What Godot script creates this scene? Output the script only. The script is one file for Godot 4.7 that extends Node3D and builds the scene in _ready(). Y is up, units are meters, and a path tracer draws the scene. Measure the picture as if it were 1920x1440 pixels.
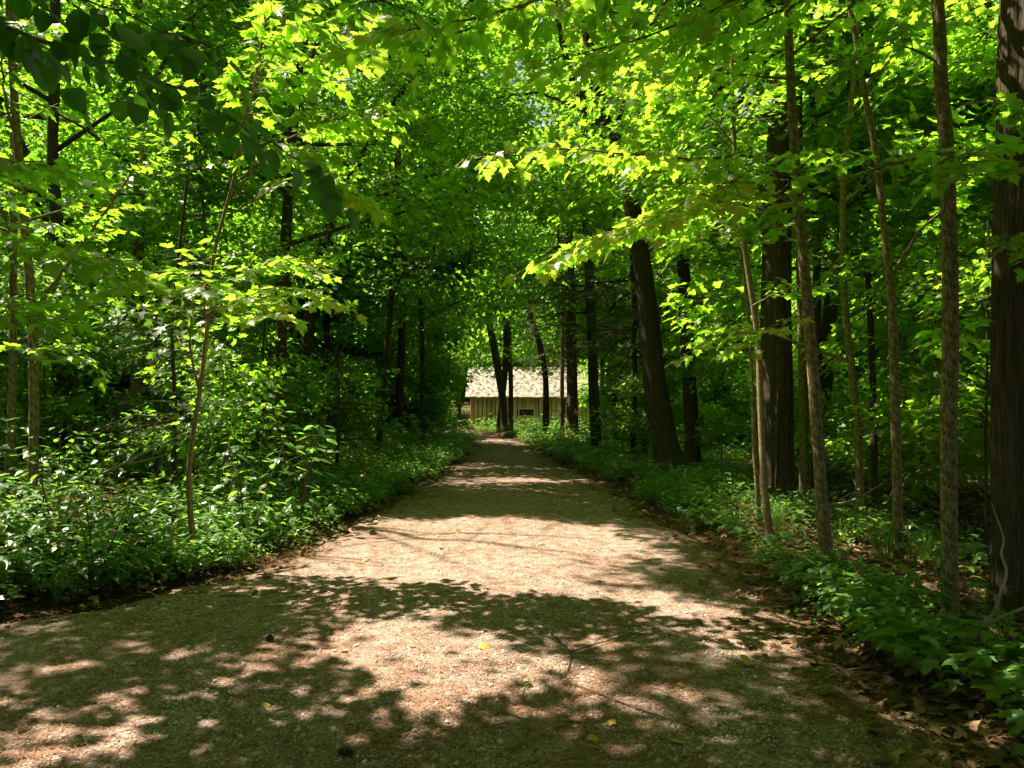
extends Node3D
# A gravel forest lane in summer, a plank cabin at its end. Metres, y up, the camera looks along -z.

const SUN := Vector3(-0.453, 0.866, -0.211)   # towards the sun: high, ahead and to the left
var rng := RandomNumberGenerator.new()
var rough_noise := FastNoiseLite.new()
var gap_noise := FastNoiseLite.new()
var fine_noise := FastNoiseLite.new()
var names := {}
var M := {}
var leaf_meshes := {}
var sprays := {}
var trunks := []
var crowns := []          # trees whose crowns are still being filled: {node, mesh, at, list, top}
var shade_count := {}
var landmarks := []       # [picture bearing, name] of trees one can point to

# ------------------------------------------------------------------ small helpers
func numbered(n: String) -> String:
	var k: int = names.get(n, 0)
	names[n] = k + 1
	return n if k == 0 else "%s_%03d" % [n, k]

func thing(called: String, label: String, category: String, at := Vector3.ZERO, group := "") -> Node3D:
	var o := Node3D.new()
	o.name = numbered(called)
	add_child(o, true)
	o.position = at
	tag(o, label, category, group)
	return o

func tag(o: Node, label: String, category := "", group := "", kind := "") -> void:
	if label: o.set_meta("label", label)
	if category: o.set_meta("category", category)
	if group: o.set_meta("group", group)
	if kind: o.set_meta("kind", kind)

func part(called: String, mesh: Mesh, parent: Node, mat: Material = null, xf := Transform3D()) -> MeshInstance3D:
	var o := MeshInstance3D.new()
	o.name = called if parent != self else numbered(called)
	o.mesh = mesh
	o.transform = xf
	if mat: o.material_override = mat
	parent.add_child(o, true)
	return o

func many(called: String, mesh: Mesh, parent: Node, list: Array, mat: Material = null) -> MultiMeshInstance3D:
	var mm := MultiMesh.new()
	mm.transform_format = MultiMesh.TRANSFORM_3D
	mm.mesh = mesh
	mm.instance_count = list.size()
	for i in list.size():
		mm.set_instance_transform(i, list[i])
	var o := MultiMeshInstance3D.new()
	o.name = called if parent != self else numbered(called)
	o.multimesh = mm
	if mat: o.material_override = mat
	parent.add_child(o, true)
	o.set_meta("kind", "stuff")
	return o

func R(a: float, b: float) -> float:
	return rng.randf_range(a, b)

func gauss() -> float:
	return rng.randfn(0.0, 1.0)

class Buf:
	var v := PackedVector3Array()
	var n := PackedVector3Array()
	var uv := PackedVector2Array()
	var c := PackedColorArray()
	var i := PackedInt32Array()
	func tri(a: Vector3, b: Vector3, d: Vector3) -> void:
		var k := v.size()
		v.append(a); v.append(b); v.append(d)
		i.append(k); i.append(k + 1); i.append(k + 2)

func commit(bufs: Array, mats: Array) -> ArrayMesh:
	var m := ArrayMesh.new()
	var s := 0
	for k in bufs.size():
		var b: Buf = bufs[k]
		if b.v.is_empty(): continue
		var a := []
		a.resize(Mesh.ARRAY_MAX)
		a[Mesh.ARRAY_VERTEX] = b.v
		if b.n.size(): a[Mesh.ARRAY_NORMAL] = b.n
		if b.uv.size(): a[Mesh.ARRAY_TEX_UV] = b.uv
		if b.c.size(): a[Mesh.ARRAY_COLOR] = b.c
		a[Mesh.ARRAY_INDEX] = b.i
		m.add_surface_from_arrays(Mesh.PRIMITIVE_TRIANGLES, a)
		m.surface_set_material(s, mats[k])
		s += 1
	return m

func frame(dir: Vector3, up := Vector3.UP) -> Basis:   # z along dir, y near up
	var z := dir.normalized()
	if absf(z.dot(up)) > 0.98: up = Vector3.RIGHT
	var x := up.cross(z).normalized()
	return Basis(x, z.cross(x), z)

func resample(pts: Array, step: float) -> Array:        # Catmull-Rom through [x, y, z, r] points -> Vector4
	var out := []
	for k in pts.size() - 1:
		var p0: Vector4 = pts[maxi(k - 1, 0)]
		var p1: Vector4 = pts[k]
		var p2: Vector4 = pts[k + 1]
		var p3: Vector4 = pts[mini(k + 2, pts.size() - 1)]
		var n := maxi(1, int(ceil((Vector3(p2.x, p2.y, p2.z) - Vector3(p1.x, p1.y, p1.z)).length() / step)))
		for j in n:
			var t := float(j) / n
			out.append(0.5 * ((2.0 * p1) + (p2 - p0) * t + (2.0 * p0 - 5.0 * p1 + 4.0 * p2 - p3) * t * t + (3.0 * p1 - p0 - 3.0 * p2 + p3) * t * t * t))
	out.append(pts[-1])
	return out

# a round stem along Vector4 points (w = radius); rough: relief of the rim in shares of the radius
func tube(b: Buf, pts: Array, sides: int, rough := 0.0, furrow := 0.0, seed_ := 0.0) -> void:
	var first := b.v.size()
	var along := 0.0
	var q := Basis()
	var tile := maxf(1.0, roundf(TAU * float(pts[0].w) / 0.3))
	for k in pts.size():
		var p := Vector3(pts[k].x, pts[k].y, pts[k].z)
		var a: Vector4 = pts[maxi(k - 1, 0)]
		var e: Vector4 = pts[mini(k + 1, pts.size() - 1)]
		var dir := Vector3(e.x - a.x, e.y - a.y, e.z - a.z).normalized()
		if k == 0:
			q = frame(dir, Vector3(0, 0, 1))
		else:
			along += (p - Vector3(a.x, a.y, a.z)).length()
			var x := (q.x - dir * q.x.dot(dir)).normalized()
			q = Basis(x, dir.cross(x), dir)
		for s in sides + 1:
			var t := TAU * (s % sides) / sides
			var r: float = pts[k].w
			if rough > 0.0:
				r *= 1.0 + rough * rough_noise.get_noise_3d(cos(t) * 40.0 + seed_, sin(t) * 40.0, along * 30.0)
			if furrow > 0.0:
				var f := fine_noise.get_noise_3d(cos(t) * 55.0 + seed_, sin(t) * 55.0, along * 7.0)
				r *= 1.0 - furrow * maxf(0.0, 1.0 - absf(f) * 7.0)
			var nn := q.x * cos(t) + q.y * sin(t)
			b.v.append(p + nn * r)
			b.n.append(nn)
			b.uv.append(Vector2(tile * s / sides, along))
	for k in pts.size() - 1:
		for s in sides:
			var o := first + k * (sides + 1) + s
			var u := o + sides + 1
			b.i.append_array([o, u, o + 1, o + 1, u, u + 1])

func refine_normals(b: Buf) -> void:   # normals from the faces, for stems with relief
	var n := PackedVector3Array()
	n.resize(b.v.size())
	for k in range(0, b.i.size(), 3):
		var a := b.v[b.i[k]]
		var f := (b.v[b.i[k + 2]] - a).cross(b.v[b.i[k + 1]] - a)
		for j in 3: n[b.i[k + j]] += f
	for k in n.size():
		n[k] = n[k].normalized() if n[k].length() > 1e-12 else b.n[k]
		if n[k].dot(b.n[k]) < 0.0: n[k] = -n[k]
	b.n = n

func box(b: Buf, lo: Vector3, hi: Vector3, chamfer := 0.0) -> void:
	var c := [Vector3(lo.x, lo.y, lo.z), Vector3(hi.x, lo.y, lo.z), Vector3(hi.x, hi.y, lo.z), Vector3(lo.x, hi.y, lo.z), Vector3(lo.x, lo.y, hi.z), Vector3(hi.x, lo.y, hi.z), Vector3(hi.x, hi.y, hi.z), Vector3(lo.x, hi.y, hi.z)]
	if chamfer > 0.0:
		c[4] += Vector3(chamfer, 0, 0); c[7] += Vector3(chamfer, 0, 0); c[5] -= Vector3(chamfer, 0, 0); c[6] -= Vector3(chamfer, 0, 0)
	for f in [[4, 7, 6, 5], [1, 2, 3, 0], [0, 3, 7, 4], [5, 6, 2, 1], [3, 2, 6, 7], [0, 4, 5, 1]]:
		b.tri(c[f[0]], c[f[1]], c[f[2]])
		b.tri(c[f[0]], c[f[2]], c[f[3]])

# ------------------------------------------------------------------ materials
func noise(kind: int, freq: float, seed_: int, octaves := 1, cell := -1) -> FastNoiseLite:
	var n := FastNoiseLite.new()
	n.noise_type = kind as FastNoiseLite.NoiseType
	n.frequency = freq
	n.seed = seed_
	n.fractal_type = FastNoiseLite.FRACTAL_FBM if octaves > 1 else FastNoiseLite.FRACTAL_NONE
	n.fractal_octaves = octaves
	if cell >= 0:
		n.cellular_return_type = cell as FastNoiseLite.CellularReturnType
		n.cellular_jitter = 1.0
	return n

func tex(n: FastNoiseLite, size: int, ramp: Array = [], w := 0) -> NoiseTexture2D:
	var t := NoiseTexture2D.new()
	t.width = w if w else size
	t.height = size
	t.seamless = true
	t.seamless_blend_skirt = 0.1
	t.noise = n
	if ramp.size():
		var g := Gradient.new()
		var off := PackedFloat32Array()
		var col := PackedColorArray()
		for r in ramp:
			off.append(r[0])
			col.append(Color(r[1], r[2], r[3]).linear_to_srgb())
		g.offsets = off
		g.colors = col
		t.color_ramp = g
	return t

func leaf_mat(base: Color, through: Color, rough := 0.42) -> StandardMaterial3D:
	var m := StandardMaterial3D.new()
	m.albedo_color = base.linear_to_srgb()
	m.roughness = rough
	m.metallic_specular = 0.42
	m.backlight_enabled = true
	m.backlight = through.linear_to_srgb()
	m.cull_mode = BaseMaterial3D.CULL_DISABLED
	return m

func plain(c: Color, rough := 0.85) -> StandardMaterial3D:
	var m := StandardMaterial3D.new()
	m.albedo_color = c.linear_to_srgb()
	m.roughness = rough
	m.metallic_specular = 0.3
	m.cull_mode = BaseMaterial3D.CULL_DISABLED
	return m

func bark(ramp: Array, blotch: Array, scale: Vector3, seed_: int, relief: float, cells := false) -> StandardMaterial3D:
	var m := StandardMaterial3D.new()
	var n := noise(FastNoiseLite.TYPE_SIMPLEX, 0.011 if cells else 0.012, seed_, 5)
	if not cells: n.fractal_type = FastNoiseLite.FRACTAL_RIDGED
	m.albedo_texture = tex(n, 512, ramp)
	m.heightmap_enabled = true
	m.heightmap_texture = tex(n, 512)
	m.heightmap_scale = relief
	m.heightmap_flip_texture = not cells
	m.uv1_scale = scale
	m.detail_enabled = true
	m.detail_blend_mode = BaseMaterial3D.BLEND_MODE_MUL
	m.detail_albedo = tex(noise(FastNoiseLite.TYPE_SIMPLEX, 0.006, seed_ + 7, 4), 512, blotch)
	m.detail_uv_layer = BaseMaterial3D.DETAIL_UV_1
	m.roughness = 0.92
	m.metallic_specular = 0.2
	return m

func make_materials() -> void:
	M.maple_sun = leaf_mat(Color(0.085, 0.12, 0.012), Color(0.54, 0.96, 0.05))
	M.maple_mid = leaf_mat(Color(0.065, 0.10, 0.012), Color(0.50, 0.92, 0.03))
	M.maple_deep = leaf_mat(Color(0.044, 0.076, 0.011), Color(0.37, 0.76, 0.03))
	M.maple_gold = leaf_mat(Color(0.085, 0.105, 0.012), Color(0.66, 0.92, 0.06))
	M.beech = leaf_mat(Color(0.05, 0.092, 0.015), Color(0.32, 0.70, 0.035), 0.36)
	M.basswood = leaf_mat(Color(0.034, 0.075, 0.014), Color(0.10, 0.32, 0.02), 0.5)
	M.herb = leaf_mat(Color(0.05, 0.115, 0.03), Color(0.18, 0.42, 0.045), 0.33)
	M.herb_light = leaf_mat(Color(0.07, 0.12, 0.025), Color(0.32, 0.54, 0.04), 0.38)
	M.blade = leaf_mat(Color(0.06, 0.12, 0.02), Color(0.26, 0.48, 0.03), 0.4)
	M.needle = leaf_mat(Color(0.035, 0.065, 0.018), Color(0.10, 0.2, 0.03), 0.5)
	M.needle_light = leaf_mat(Color(0.055, 0.09, 0.018), Color(0.2, 0.34, 0.03), 0.5)
	M.dead_leaf = leaf_mat(Color(0.20, 0.115, 0.055), Color(0.12, 0.06, 0.02), 0.8)
	M.dead_pale = leaf_mat(Color(0.32, 0.20, 0.11), Color(0.16, 0.09, 0.03), 0.8)
	M.dead_dark = leaf_mat(Color(0.10, 0.052, 0.026), Color(0.05, 0.03, 0.01), 0.8)
	M.yellow_leaf = leaf_mat(Color(0.48, 0.33, 0.05), Color(0.3, 0.22, 0.03), 0.6)
	M.orange_leaf = leaf_mat(Color(0.45, 0.20, 0.04), Color(0.3, 0.14, 0.02), 0.6)
	M.twig = plain(Color(0.09, 0.065, 0.045))
	M.dead_wood = plain(Color(0.27, 0.225, 0.18))
	M.needle_brown = plain(Color(0.26, 0.13, 0.07), 0.7)
	M.stone_a = plain(Color(0.46, 0.40, 0.34))
	M.stone_b = plain(Color(0.34, 0.29, 0.24))
	M.stone_c = plain(Color(0.50, 0.44, 0.39))
	M.bark_maple = bark([[0.0, 0.115, 0.088, 0.048], [0.38, 0.185, 0.145, 0.08], [0.6, 0.23, 0.182, 0.105], [0.74, 0.30, 0.245, 0.15], [1.0, 0.39, 0.33, 0.225]], [[0.0, 0.36, 0.46, 0.24], [0.42, 0.62, 0.68, 0.45], [0.58, 1, 1, 0.92], [1.0, 1, 1, 1]], Vector3(1, 2.8, 1), 11, 0.3, true)
	M.bark_smooth = bark([[0.0, 0.13, 0.096, 0.058], [0.5, 0.27, 0.20, 0.12], [1.0, 0.40, 0.31, 0.19]], [[0.0, 0.65, 0.68, 0.55], [1.0, 1, 1, 1]], Vector3(1, 2.2, 1), 23, 0.3, true)
	M.bark_dark = bark([[0.0, 0.035, 0.027, 0.02], [0.5, 0.095, 0.073, 0.052], [1.0, 0.16, 0.125, 0.09]], [[0.0, 0.6, 0.66, 0.5], [1.0, 1, 1, 1]], Vector3(1, 0.5, 1), 31, 1.2, false)
	M.bark_furrow = bark([[0.0, 0.05, 0.032, 0.02], [0.45, 0.15, 0.115, 0.078], [1.0, 0.27, 0.215, 0.15]], [[0.0, 0.6, 0.62, 0.5], [1.0, 1, 1, 1]], Vector3(1.4, 0.35, 1), 43, 2.0, false)
	M.bark_pine = bark([[0.0, 0.06, 0.04, 0.028], [0.5, 0.17, 0.105, 0.07], [1.0, 0.29, 0.19, 0.13]], [[0.0, 0.65, 0.62, 0.5], [1.0, 1, 1, 1]], Vector3(1.2, 1.2, 1), 57, 1.2, true)
	# the lane: crushed stone, each stone its own tone, with dirt in the joints
	var g := StandardMaterial3D.new()
	g.albedo_texture = tex(noise(FastNoiseLite.TYPE_CELLULAR, 0.13, 5, 1, FastNoiseLite.RETURN_CELL_VALUE), 1024, [[0.0, 0.15, 0.12, 0.10], [0.3, 0.27, 0.225, 0.19], [0.55, 0.38, 0.325, 0.285], [0.8, 0.31, 0.24, 0.20], [1.0, 0.54, 0.485, 0.44]])
	var gd := noise(FastNoiseLite.TYPE_CELLULAR, 0.13, 5, 1, FastNoiseLite.RETURN_DISTANCE)
	g.heightmap_enabled = true
	g.heightmap_texture = tex(gd, 1024)
	g.heightmap_scale = 1.0
	g.heightmap_flip_texture = true
	g.detail_enabled = true
	g.detail_blend_mode = BaseMaterial3D.BLEND_MODE_MUL
	g.detail_albedo = tex(noise(FastNoiseLite.TYPE_SIMPLEX, 0.02, 9, 6), 1024, [[0.0, 0.55, 0.46, 0.36], [0.42, 0.86, 0.80, 0.72], [0.6, 1, 0.98, 0.95], [1.0, 1, 1, 1]])
	g.detail_uv_layer = BaseMaterial3D.DETAIL_UV_2
	g.vertex_color_use_as_albedo = true
	g.roughness = 0.9
	g.metallic_specular = 0.25
	M.gravel = g
	var f := StandardMaterial3D.new()
	f.albedo_texture = tex(noise(FastNoiseLite.TYPE_CELLULAR, 0.035, 15, 2, FastNoiseLite.RETURN_CELL_VALUE), 1024, [[0.0, 0.035, 0.022, 0.012], [0.35, 0.085, 0.05, 0.027], [0.6, 0.15, 0.088, 0.046], [0.85, 0.10, 0.07, 0.035], [1.0, 0.22, 0.14, 0.08]])
	f.heightmap_enabled = true
	f.heightmap_texture = tex(noise(FastNoiseLite.TYPE_CELLULAR, 0.035, 15, 2, FastNoiseLite.RETURN_DISTANCE2_SUB), 1024)
	f.heightmap_scale = 3.0
	f.vertex_color_use_as_albedo = true
	f.roughness = 0.95
	f.metallic_specular = 0.15
	M.soil = f
	for k in 4:
		var w := StandardMaterial3D.new()
		var c: Color = [Color(0.58, 0.45, 0.27), Color(0.48, 0.40, 0.25), Color(0.37, 0.32, 0.205), Color(0.56, 0.29, 0.14)][k]
		w.albedo_texture = tex(noise(FastNoiseLite.TYPE_SIMPLEX, 0.03, 70 + k, 4), 256, [[0.0, c.r * 0.45, c.g * 0.45, c.b * 0.45], [0.5, c.r * 0.9, c.g * 0.9, c.b * 0.9], [1.0, c.r * 1.15, c.g * 1.15, c.b * 1.2]])
		w.uv1_triplanar = true
		w.uv1_scale = Vector3(3.0, 0.35, 3.0)
		w.roughness = 0.9
		w.metallic_specular = 0.2
		M["plank%d" % k] = w
	var rf := StandardMaterial3D.new()
	rf.albedo_texture = tex(noise(FastNoiseLite.TYPE_SIMPLEX, 0.02, 90, 5), 512, [[0.0, 0.07, 0.075, 0.03], [0.42, 0.16, 0.14, 0.09], [0.56, 0.30, 0.25, 0.21], [1.0, 0.40, 0.335, 0.29]])
	rf.uv1_triplanar = true
	rf.uv1_scale = Vector3(0.22, 0.22, 0.22)
	rf.roughness = 0.95
	M.roof = rf
	M.dark = plain(Color(0.02, 0.018, 0.016))

# ------------------------------------------------------------------ leaves
const HALF := {
	"maple": [[0.0, 0.0], [0.14, -0.06], [0.40, -0.05], [0.30, 0.10], [0.42, 0.15], [0.62, 0.50], [0.40, 0.42], [0.36, 0.50], [0.19, 0.46], [0.29, 0.70], [0.15, 0.75], [0.0, 1.0]],
	"lobed": [[0.0, 0.0], [0.38, -0.03], [0.29, 0.12], [0.60, 0.47], [0.20, 0.45], [0.22, 0.72], [0.0, 1.0]],
	"heart": [[0.0, 0.0], [0.20, -0.08], [0.38, 0.06], [0.44, 0.28], [0.38, 0.55], [0.2, 0.82], [0.0, 1.06]],
	"oval": [[0.0, 0.0], [0.17, 0.12], [0.29, 0.36], [0.26, 0.62], [0.12, 0.86], [0.0, 1.02]],
	"bit": [[0.0, 0.0], [0.42, 0.42], [0.0, 1.0]],
}

func add_leaf(b: Buf, xf: Transform3D, kind: String, fold: float, droop: float, stalk := 0.0) -> void:
	var half: Array = HALF[kind]
	var ring := PackedVector3Array()
	var n := half.size()
	for k in n:
		ring.append(Vector3(half[k][0], fold * absf(half[k][0]) - droop * half[k][1] * half[k][1], half[k][1]))
	for k in range(n - 2, 0, -1):
		var p := ring[k]
		ring.append(Vector3(-p.x * 0.97, p.y * 1.15, p.z))
	if kind == "heart":      # blade folded along its side veins
		var mid := 9
		for s in [-1.0, 1.0]:
			var pi := Vector3.ZERO
			var po := Vector3.ZERO
			for k in mid * 2 + 1:
				var u := float(k) / (mid * 2)
				var wv := 0.46 * pow(sin(PI * pow(u, 0.62)), 0.75) if k > 0 and k < mid * 2 else 0.0
				var rip := 0.006 if k % 2 else -0.006
				var ci := Vector3(0, -droop * u * u, u * 1.05)
				var co := Vector3(s * wv, fold * wv - droop * u * u + rip, u * 1.02 - 0.10 * sin(PI * minf(1.0, u * 2.2)) + 0.12 * wv)
				if k > 0:
					b.tri(xf * pi, xf * po, xf * co)
					b.tri(xf * pi, xf * co, xf * ci)
				pi = ci
				po = co
	elif kind == "bit":
		b.tri(xf * ring[0], xf * ring[1], xf * ring[2])
		b.tri(xf * ring[0], xf * ring[2], xf * ring[3])
	else:
		var c := xf * Vector3(0, -droop * 0.09, 0.28)
		for k in ring.size():
			b.tri(c, xf * ring[k], xf * ring[(k + 1) % ring.size()])
	if stalk > 0.0:
		b.tri(xf * Vector3(-0.012, 0, 0.02), xf * Vector3(0.012, 0, 0.02), xf * Vector3(0, stalk * 0.25, -stalk))

func leaf_mesh(kind: String, mat: String, v: int) -> ArrayMesh:
	var key := "%s %s %d" % [kind, mat, v]
	if not leaf_meshes.has(key):
		var b := Buf.new()
		add_leaf(b, Transform3D(), kind, [0.16, -0.10, 0.30, 0.02][v], [0.10, 0.28, 0.05, 0.42][v], 0.45)
		leaf_meshes[key] = commit([b], [M[mat]])
	return leaf_meshes[key]

# a leafy twig along +z, about 0.9 m, in three tones
func spray(key: String, kind: String, mats: Array, count: int, size: float, length: float, width: float, thick: float, tilt: float) -> ArrayMesh:
	if sprays.has(key): return sprays[key]
	var bufs := [Buf.new(), Buf.new(), Buf.new(), Buf.new()]
	tube(bufs[3], [Vector4(0, 0, 0, 0.006), Vector4(0.02, 0.02, length * 0.5, 0.004), Vector4(0, -0.02, length * 0.95, 0.002)], 3)
	for k in count:
		var t := sqrt(R(0.02, 1.0))
		var side := R(-1.0, 1.0)
		var p := Vector3(side * width * (0.35 + 0.65 * sin(t * PI * 0.8)), gauss() * thick, t * length)
		var dir := Vector3(side * 1.1 + gauss() * 0.35, -0.15 + gauss() * 0.2, 0.8 + gauss() * 0.4)
		var bs := frame(dir, (Vector3.UP + Vector3(gauss(), 0, gauss()) * tilt).normalized())
		var s := size * R(0.65, 1.25)
		add_leaf(bufs[rng.randi() % 3], Transform3D(bs.scaled(Vector3.ONE * s), p), kind, R(-0.1, 0.3), R(0.0, 0.35))
		if k % 6 == 0:
			tube(bufs[3], [Vector4(0, 0, p.z * 0.6, 0.003), Vector4(p.x, p.y, p.z, 0.0015)], 3)
	bufs[3].n = PackedVector3Array(); bufs[3].uv = PackedVector2Array()
	sprays[key] = commit(bufs, [M[mats[0]], M[mats[1]], M[mats[2]], M.twig])
	return sprays[key]

func frond(key: String, mats: Array, bare: float) -> ArrayMesh:       # a conifer branch along +z, 1 m
	if sprays.has(key): return sprays[key]
	var bufs := [Buf.new(), Buf.new(), Buf.new()]
	tube(bufs[2], [Vector4(0, 0, 0, 0.010), Vector4(0, 0.03, 0.5, 0.006), Vector4(0, -0.03, 1.0, 0.002)], 4)
	for k in 34:
		var t := R(0.12, 1.0)
		var side := -1.0 if k % 2 else 1.0
		var p := Vector3(0, 0.03 * sin(t * PI), t)
		var len := (0.42 * (1.0 - t) + 0.14) * R(0.6, 1.1)
		var d := Vector3(side * 0.85, R(-0.35, 0.05), 0.65 + gauss() * 0.2).normalized()
		tube(bufs[2], [Vector4(p.x, p.y, p.z, 0.0035), Vector4(p.x + d.x * len, p.y + d.y * len - 0.03, p.z + d.z * len, 0.001)], 3)
		if rng.randf() < bare: continue
		var n := int(len * 60.0)
		for j in n:
			var q := p + d * len * (float(j) + 0.5) / n
			var a := R(0, TAU)
			var nd := (d * 0.7 + Vector3(cos(a), sin(a) * 0.6, 0)).normalized() * R(0.022, 0.04)
			var w := d.cross(nd).normalized() * 0.0035
			bufs[rng.randi() % 2].tri(q - w, q + w, q + nd)
	bufs[2].n = PackedVector3Array(); bufs[2].uv = PackedVector2Array()
	sprays[key] = commit(bufs, [M[mats[0]], M[mats[1]], M.twig if bare < 0.9 else M.dead_wood])
	return sprays[key]

# ------------------------------------------------------------------ the lie of the land
const EDGE := [[-30.0, -7.0, 3.5], [0.0, -7.5, 2.5], [3.0, -5.6, 2.1], [4.0, -4.9, 2.15], [5.5, -3.7, 2.25], [6.5, -2.95, 2.3], [7.5, -2.55, 2.3], [9.0, -2.2, 2.25], [12.0, -1.95, 2.05], [15.0, -1.75, 1.85], [22.0, -1.6, 1.35], [30.0, -1.75, 0.8], [36.0, -2.1, 0.45], [42.0, -2.9, -0.6], [48.0, -4.2, -2.0], [56.0, -7.0, -4.6], [70.0, -13.0, -10.0], [200.0, -60.0, -57.0]]
const DROP := [[-30.0, 0.0], [14.0, 0.0], [22.0, -0.15], [30.0, -0.3], [40.0, -0.5], [48.0, -0.62], [56.0, -0.78], [80.0, -0.5], [200.0, 2.0]]

func look_up(t: Array, d: float, c: int) -> float:
	for k in t.size() - 1:
		if d <= t[k + 1][0]:
			return lerpf(t[k][c], t[k + 1][c], clampf((d - t[k][0]) / (t[k + 1][0] - t[k][0]), 0, 1))
	return t[-1][c]

func edge(d: float, side: int) -> float:
	return look_up(EDGE, d, side) + 0.3 * rough_noise.get_noise_2d(d * 22.0, side * 300.0) + 0.12 * rough_noise.get_noise_2d(d * 90.0, side * 300.0)

func land(x: float, z: float) -> float:
	var d := -z
	var l := edge(d, 1)
	var r := edge(d, 2)
	var h := look_up(DROP, d, 1)
	var wob := rough_noise.get_noise_2d(x * 25.0, z * 25.0)
	if x < l:
		var e := l - x
		h += 0.42 * smoothstep(0.0, 2.6, e) + 0.5 * smoothstep(2.0, 9.0, e) + wob * 0.10 * smoothstep(0, 1, e)
	elif x > r:
		var e := x - r
		var far := smoothstep(10.0, 24.0, d)
		h += 0.07 * smoothstep(0.0, 0.5, e) - (0.5 - 0.42 * far) * smoothstep(0.5, 4.0, e) + wob * 0.10 * smoothstep(0, 1, e)
		h += 0.25 * exp(-pow((x - 0.8) / 2.0, 2) - pow((d - 43.0) / 4.0, 2))
	else:
		var u := (x - l) / (r - l) * 2.0 - 1.0
		h += 0.05 * (1.0 - u * u) - 0.025 * (exp(-pow((absf(u) - 0.45) / 0.14, 2))) + wob * 0.02
	return h

func on_road(x: float, z: float, grow := 0.0) -> bool:
	return x > edge(-z, 1) - grow and x < edge(-z, 2) + grow

func make_ground() -> void:
	var b := Buf.new()
	var xs := []
	var zs := []
	for k in range(-90, 91): xs.append(signf(k) * (absf(k) * 0.13 + pow(absf(k) / 90.0, 4) * 60.0))
	for k in range(0, 190): zs.append(20.0 - k * 0.26 - pow(k / 190.0, 4) * 70.0)
	xs[0] = -500.0; xs[-1] = 500.0
	zs.insert(0, 120.0); zs.insert(0, 500.0); zs.append(-160.0); zs.append(-500.0)
	for z in zs:
		for x in xs:
			var h := land(clampf(x, -70, 70), clampf(z, -170, 40))
			var e := minf(x - edge(-z, 1), edge(-z, 2) - x)
			h -= 0.09 * smoothstep(0.1, 0.5, e)
			b.v.append(Vector3(x, h, z))
			b.uv.append(Vector2(x, z) * 0.55)
			var t := 0.8 + 0.35 * rough_noise.get_noise_2d(x * 9.0, z * 9.0)
			b.c.append(Color(t, t, t))
			b.n.append(Vector3.UP)
	var w := xs.size()
	for j in zs.size() - 1:
		for k in w - 1:
			var o := j * w + k
			b.i.append_array([o, o + w, o + 1, o + 1, o + w, o + w + 1])
	refine_normals(b)
	var g := part("forest_ground", commit([b], [M.soil]), self)
	tag(g, "brown forest floor of leaf litter and soil on both sides of the lane", "", "", "structure")
	# the lane
	b = Buf.new()
	var d := -14.0
	var rows := 0
	var n := 44
	while d < 75.0:
		var l := edge(d, 1) - 0.45
		var r := edge(d, 2) + 0.45
		for k in n + 1:
			var x := lerpf(l, r, float(k) / n)
			var e := minf(x - l, r - x) - 0.45
			var ragged := rough_noise.get_noise_2d(x * 60.0, d * 60.0) * 0.22 + fine_noise.get_noise_2d(x * 90.0, d * 90.0) * 0.1
			var h := land(x, -d) - 0.13 * (1.0 - smoothstep(-0.10 + ragged, 0.35 + ragged, e))
			b.v.append(Vector3(x, h + 0.004, -d))
			b.uv.append(Vector2(x, -d) * 0.5)
			b.n.append(Vector3.UP)
			var soil := smoothstep(1.0, 0.05, e + ragged * 3.5)
			var red := smoothstep(0.02, 0.5, rough_noise.get_noise_2d(x * 30.0 + 70.0, d * 12.0) + 0.1 * fine_noise.get_noise_2d(x * 80.0, d * 80.0))
			var c := Color(0.87, 0.755, 0.70).lerp(Color(0.78, 0.58, 0.49), red * 0.5).lerp(Color(0.42, 0.33, 0.24), soil * 0.8)
			b.c.append(c)
		rows += 1
		d += 0.07 + maxf(0.0, d) * 0.012
	var uv2 := PackedVector2Array()
	for p in b.v: uv2.append(Vector2(p.x, p.z) * 0.23)
	for j in rows - 1:
		for k in n:
			var o := j * (n + 1) + k
			b.i.append_array([o, o + n + 1, o + 1, o + 1, o + n + 1, o + n + 2])
	refine_normals(b)
	var a := []
	a.resize(Mesh.ARRAY_MAX)
	a[Mesh.ARRAY_VERTEX] = b.v; a[Mesh.ARRAY_NORMAL] = b.n; a[Mesh.ARRAY_TEX_UV] = b.uv; a[Mesh.ARRAY_TEX_UV2] = uv2; a[Mesh.ARRAY_COLOR] = b.c; a[Mesh.ARRAY_INDEX] = b.i
	var rm := ArrayMesh.new()
	rm.add_surface_from_arrays(Mesh.PRIMITIVE_TRIANGLES, a)
	rm.surface_set_material(0, M.gravel)
	g = part("gravel_road", rm, self)
	tag(g, "pale gravel lane running through the forest to the cabin", "", "", "structure")

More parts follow.
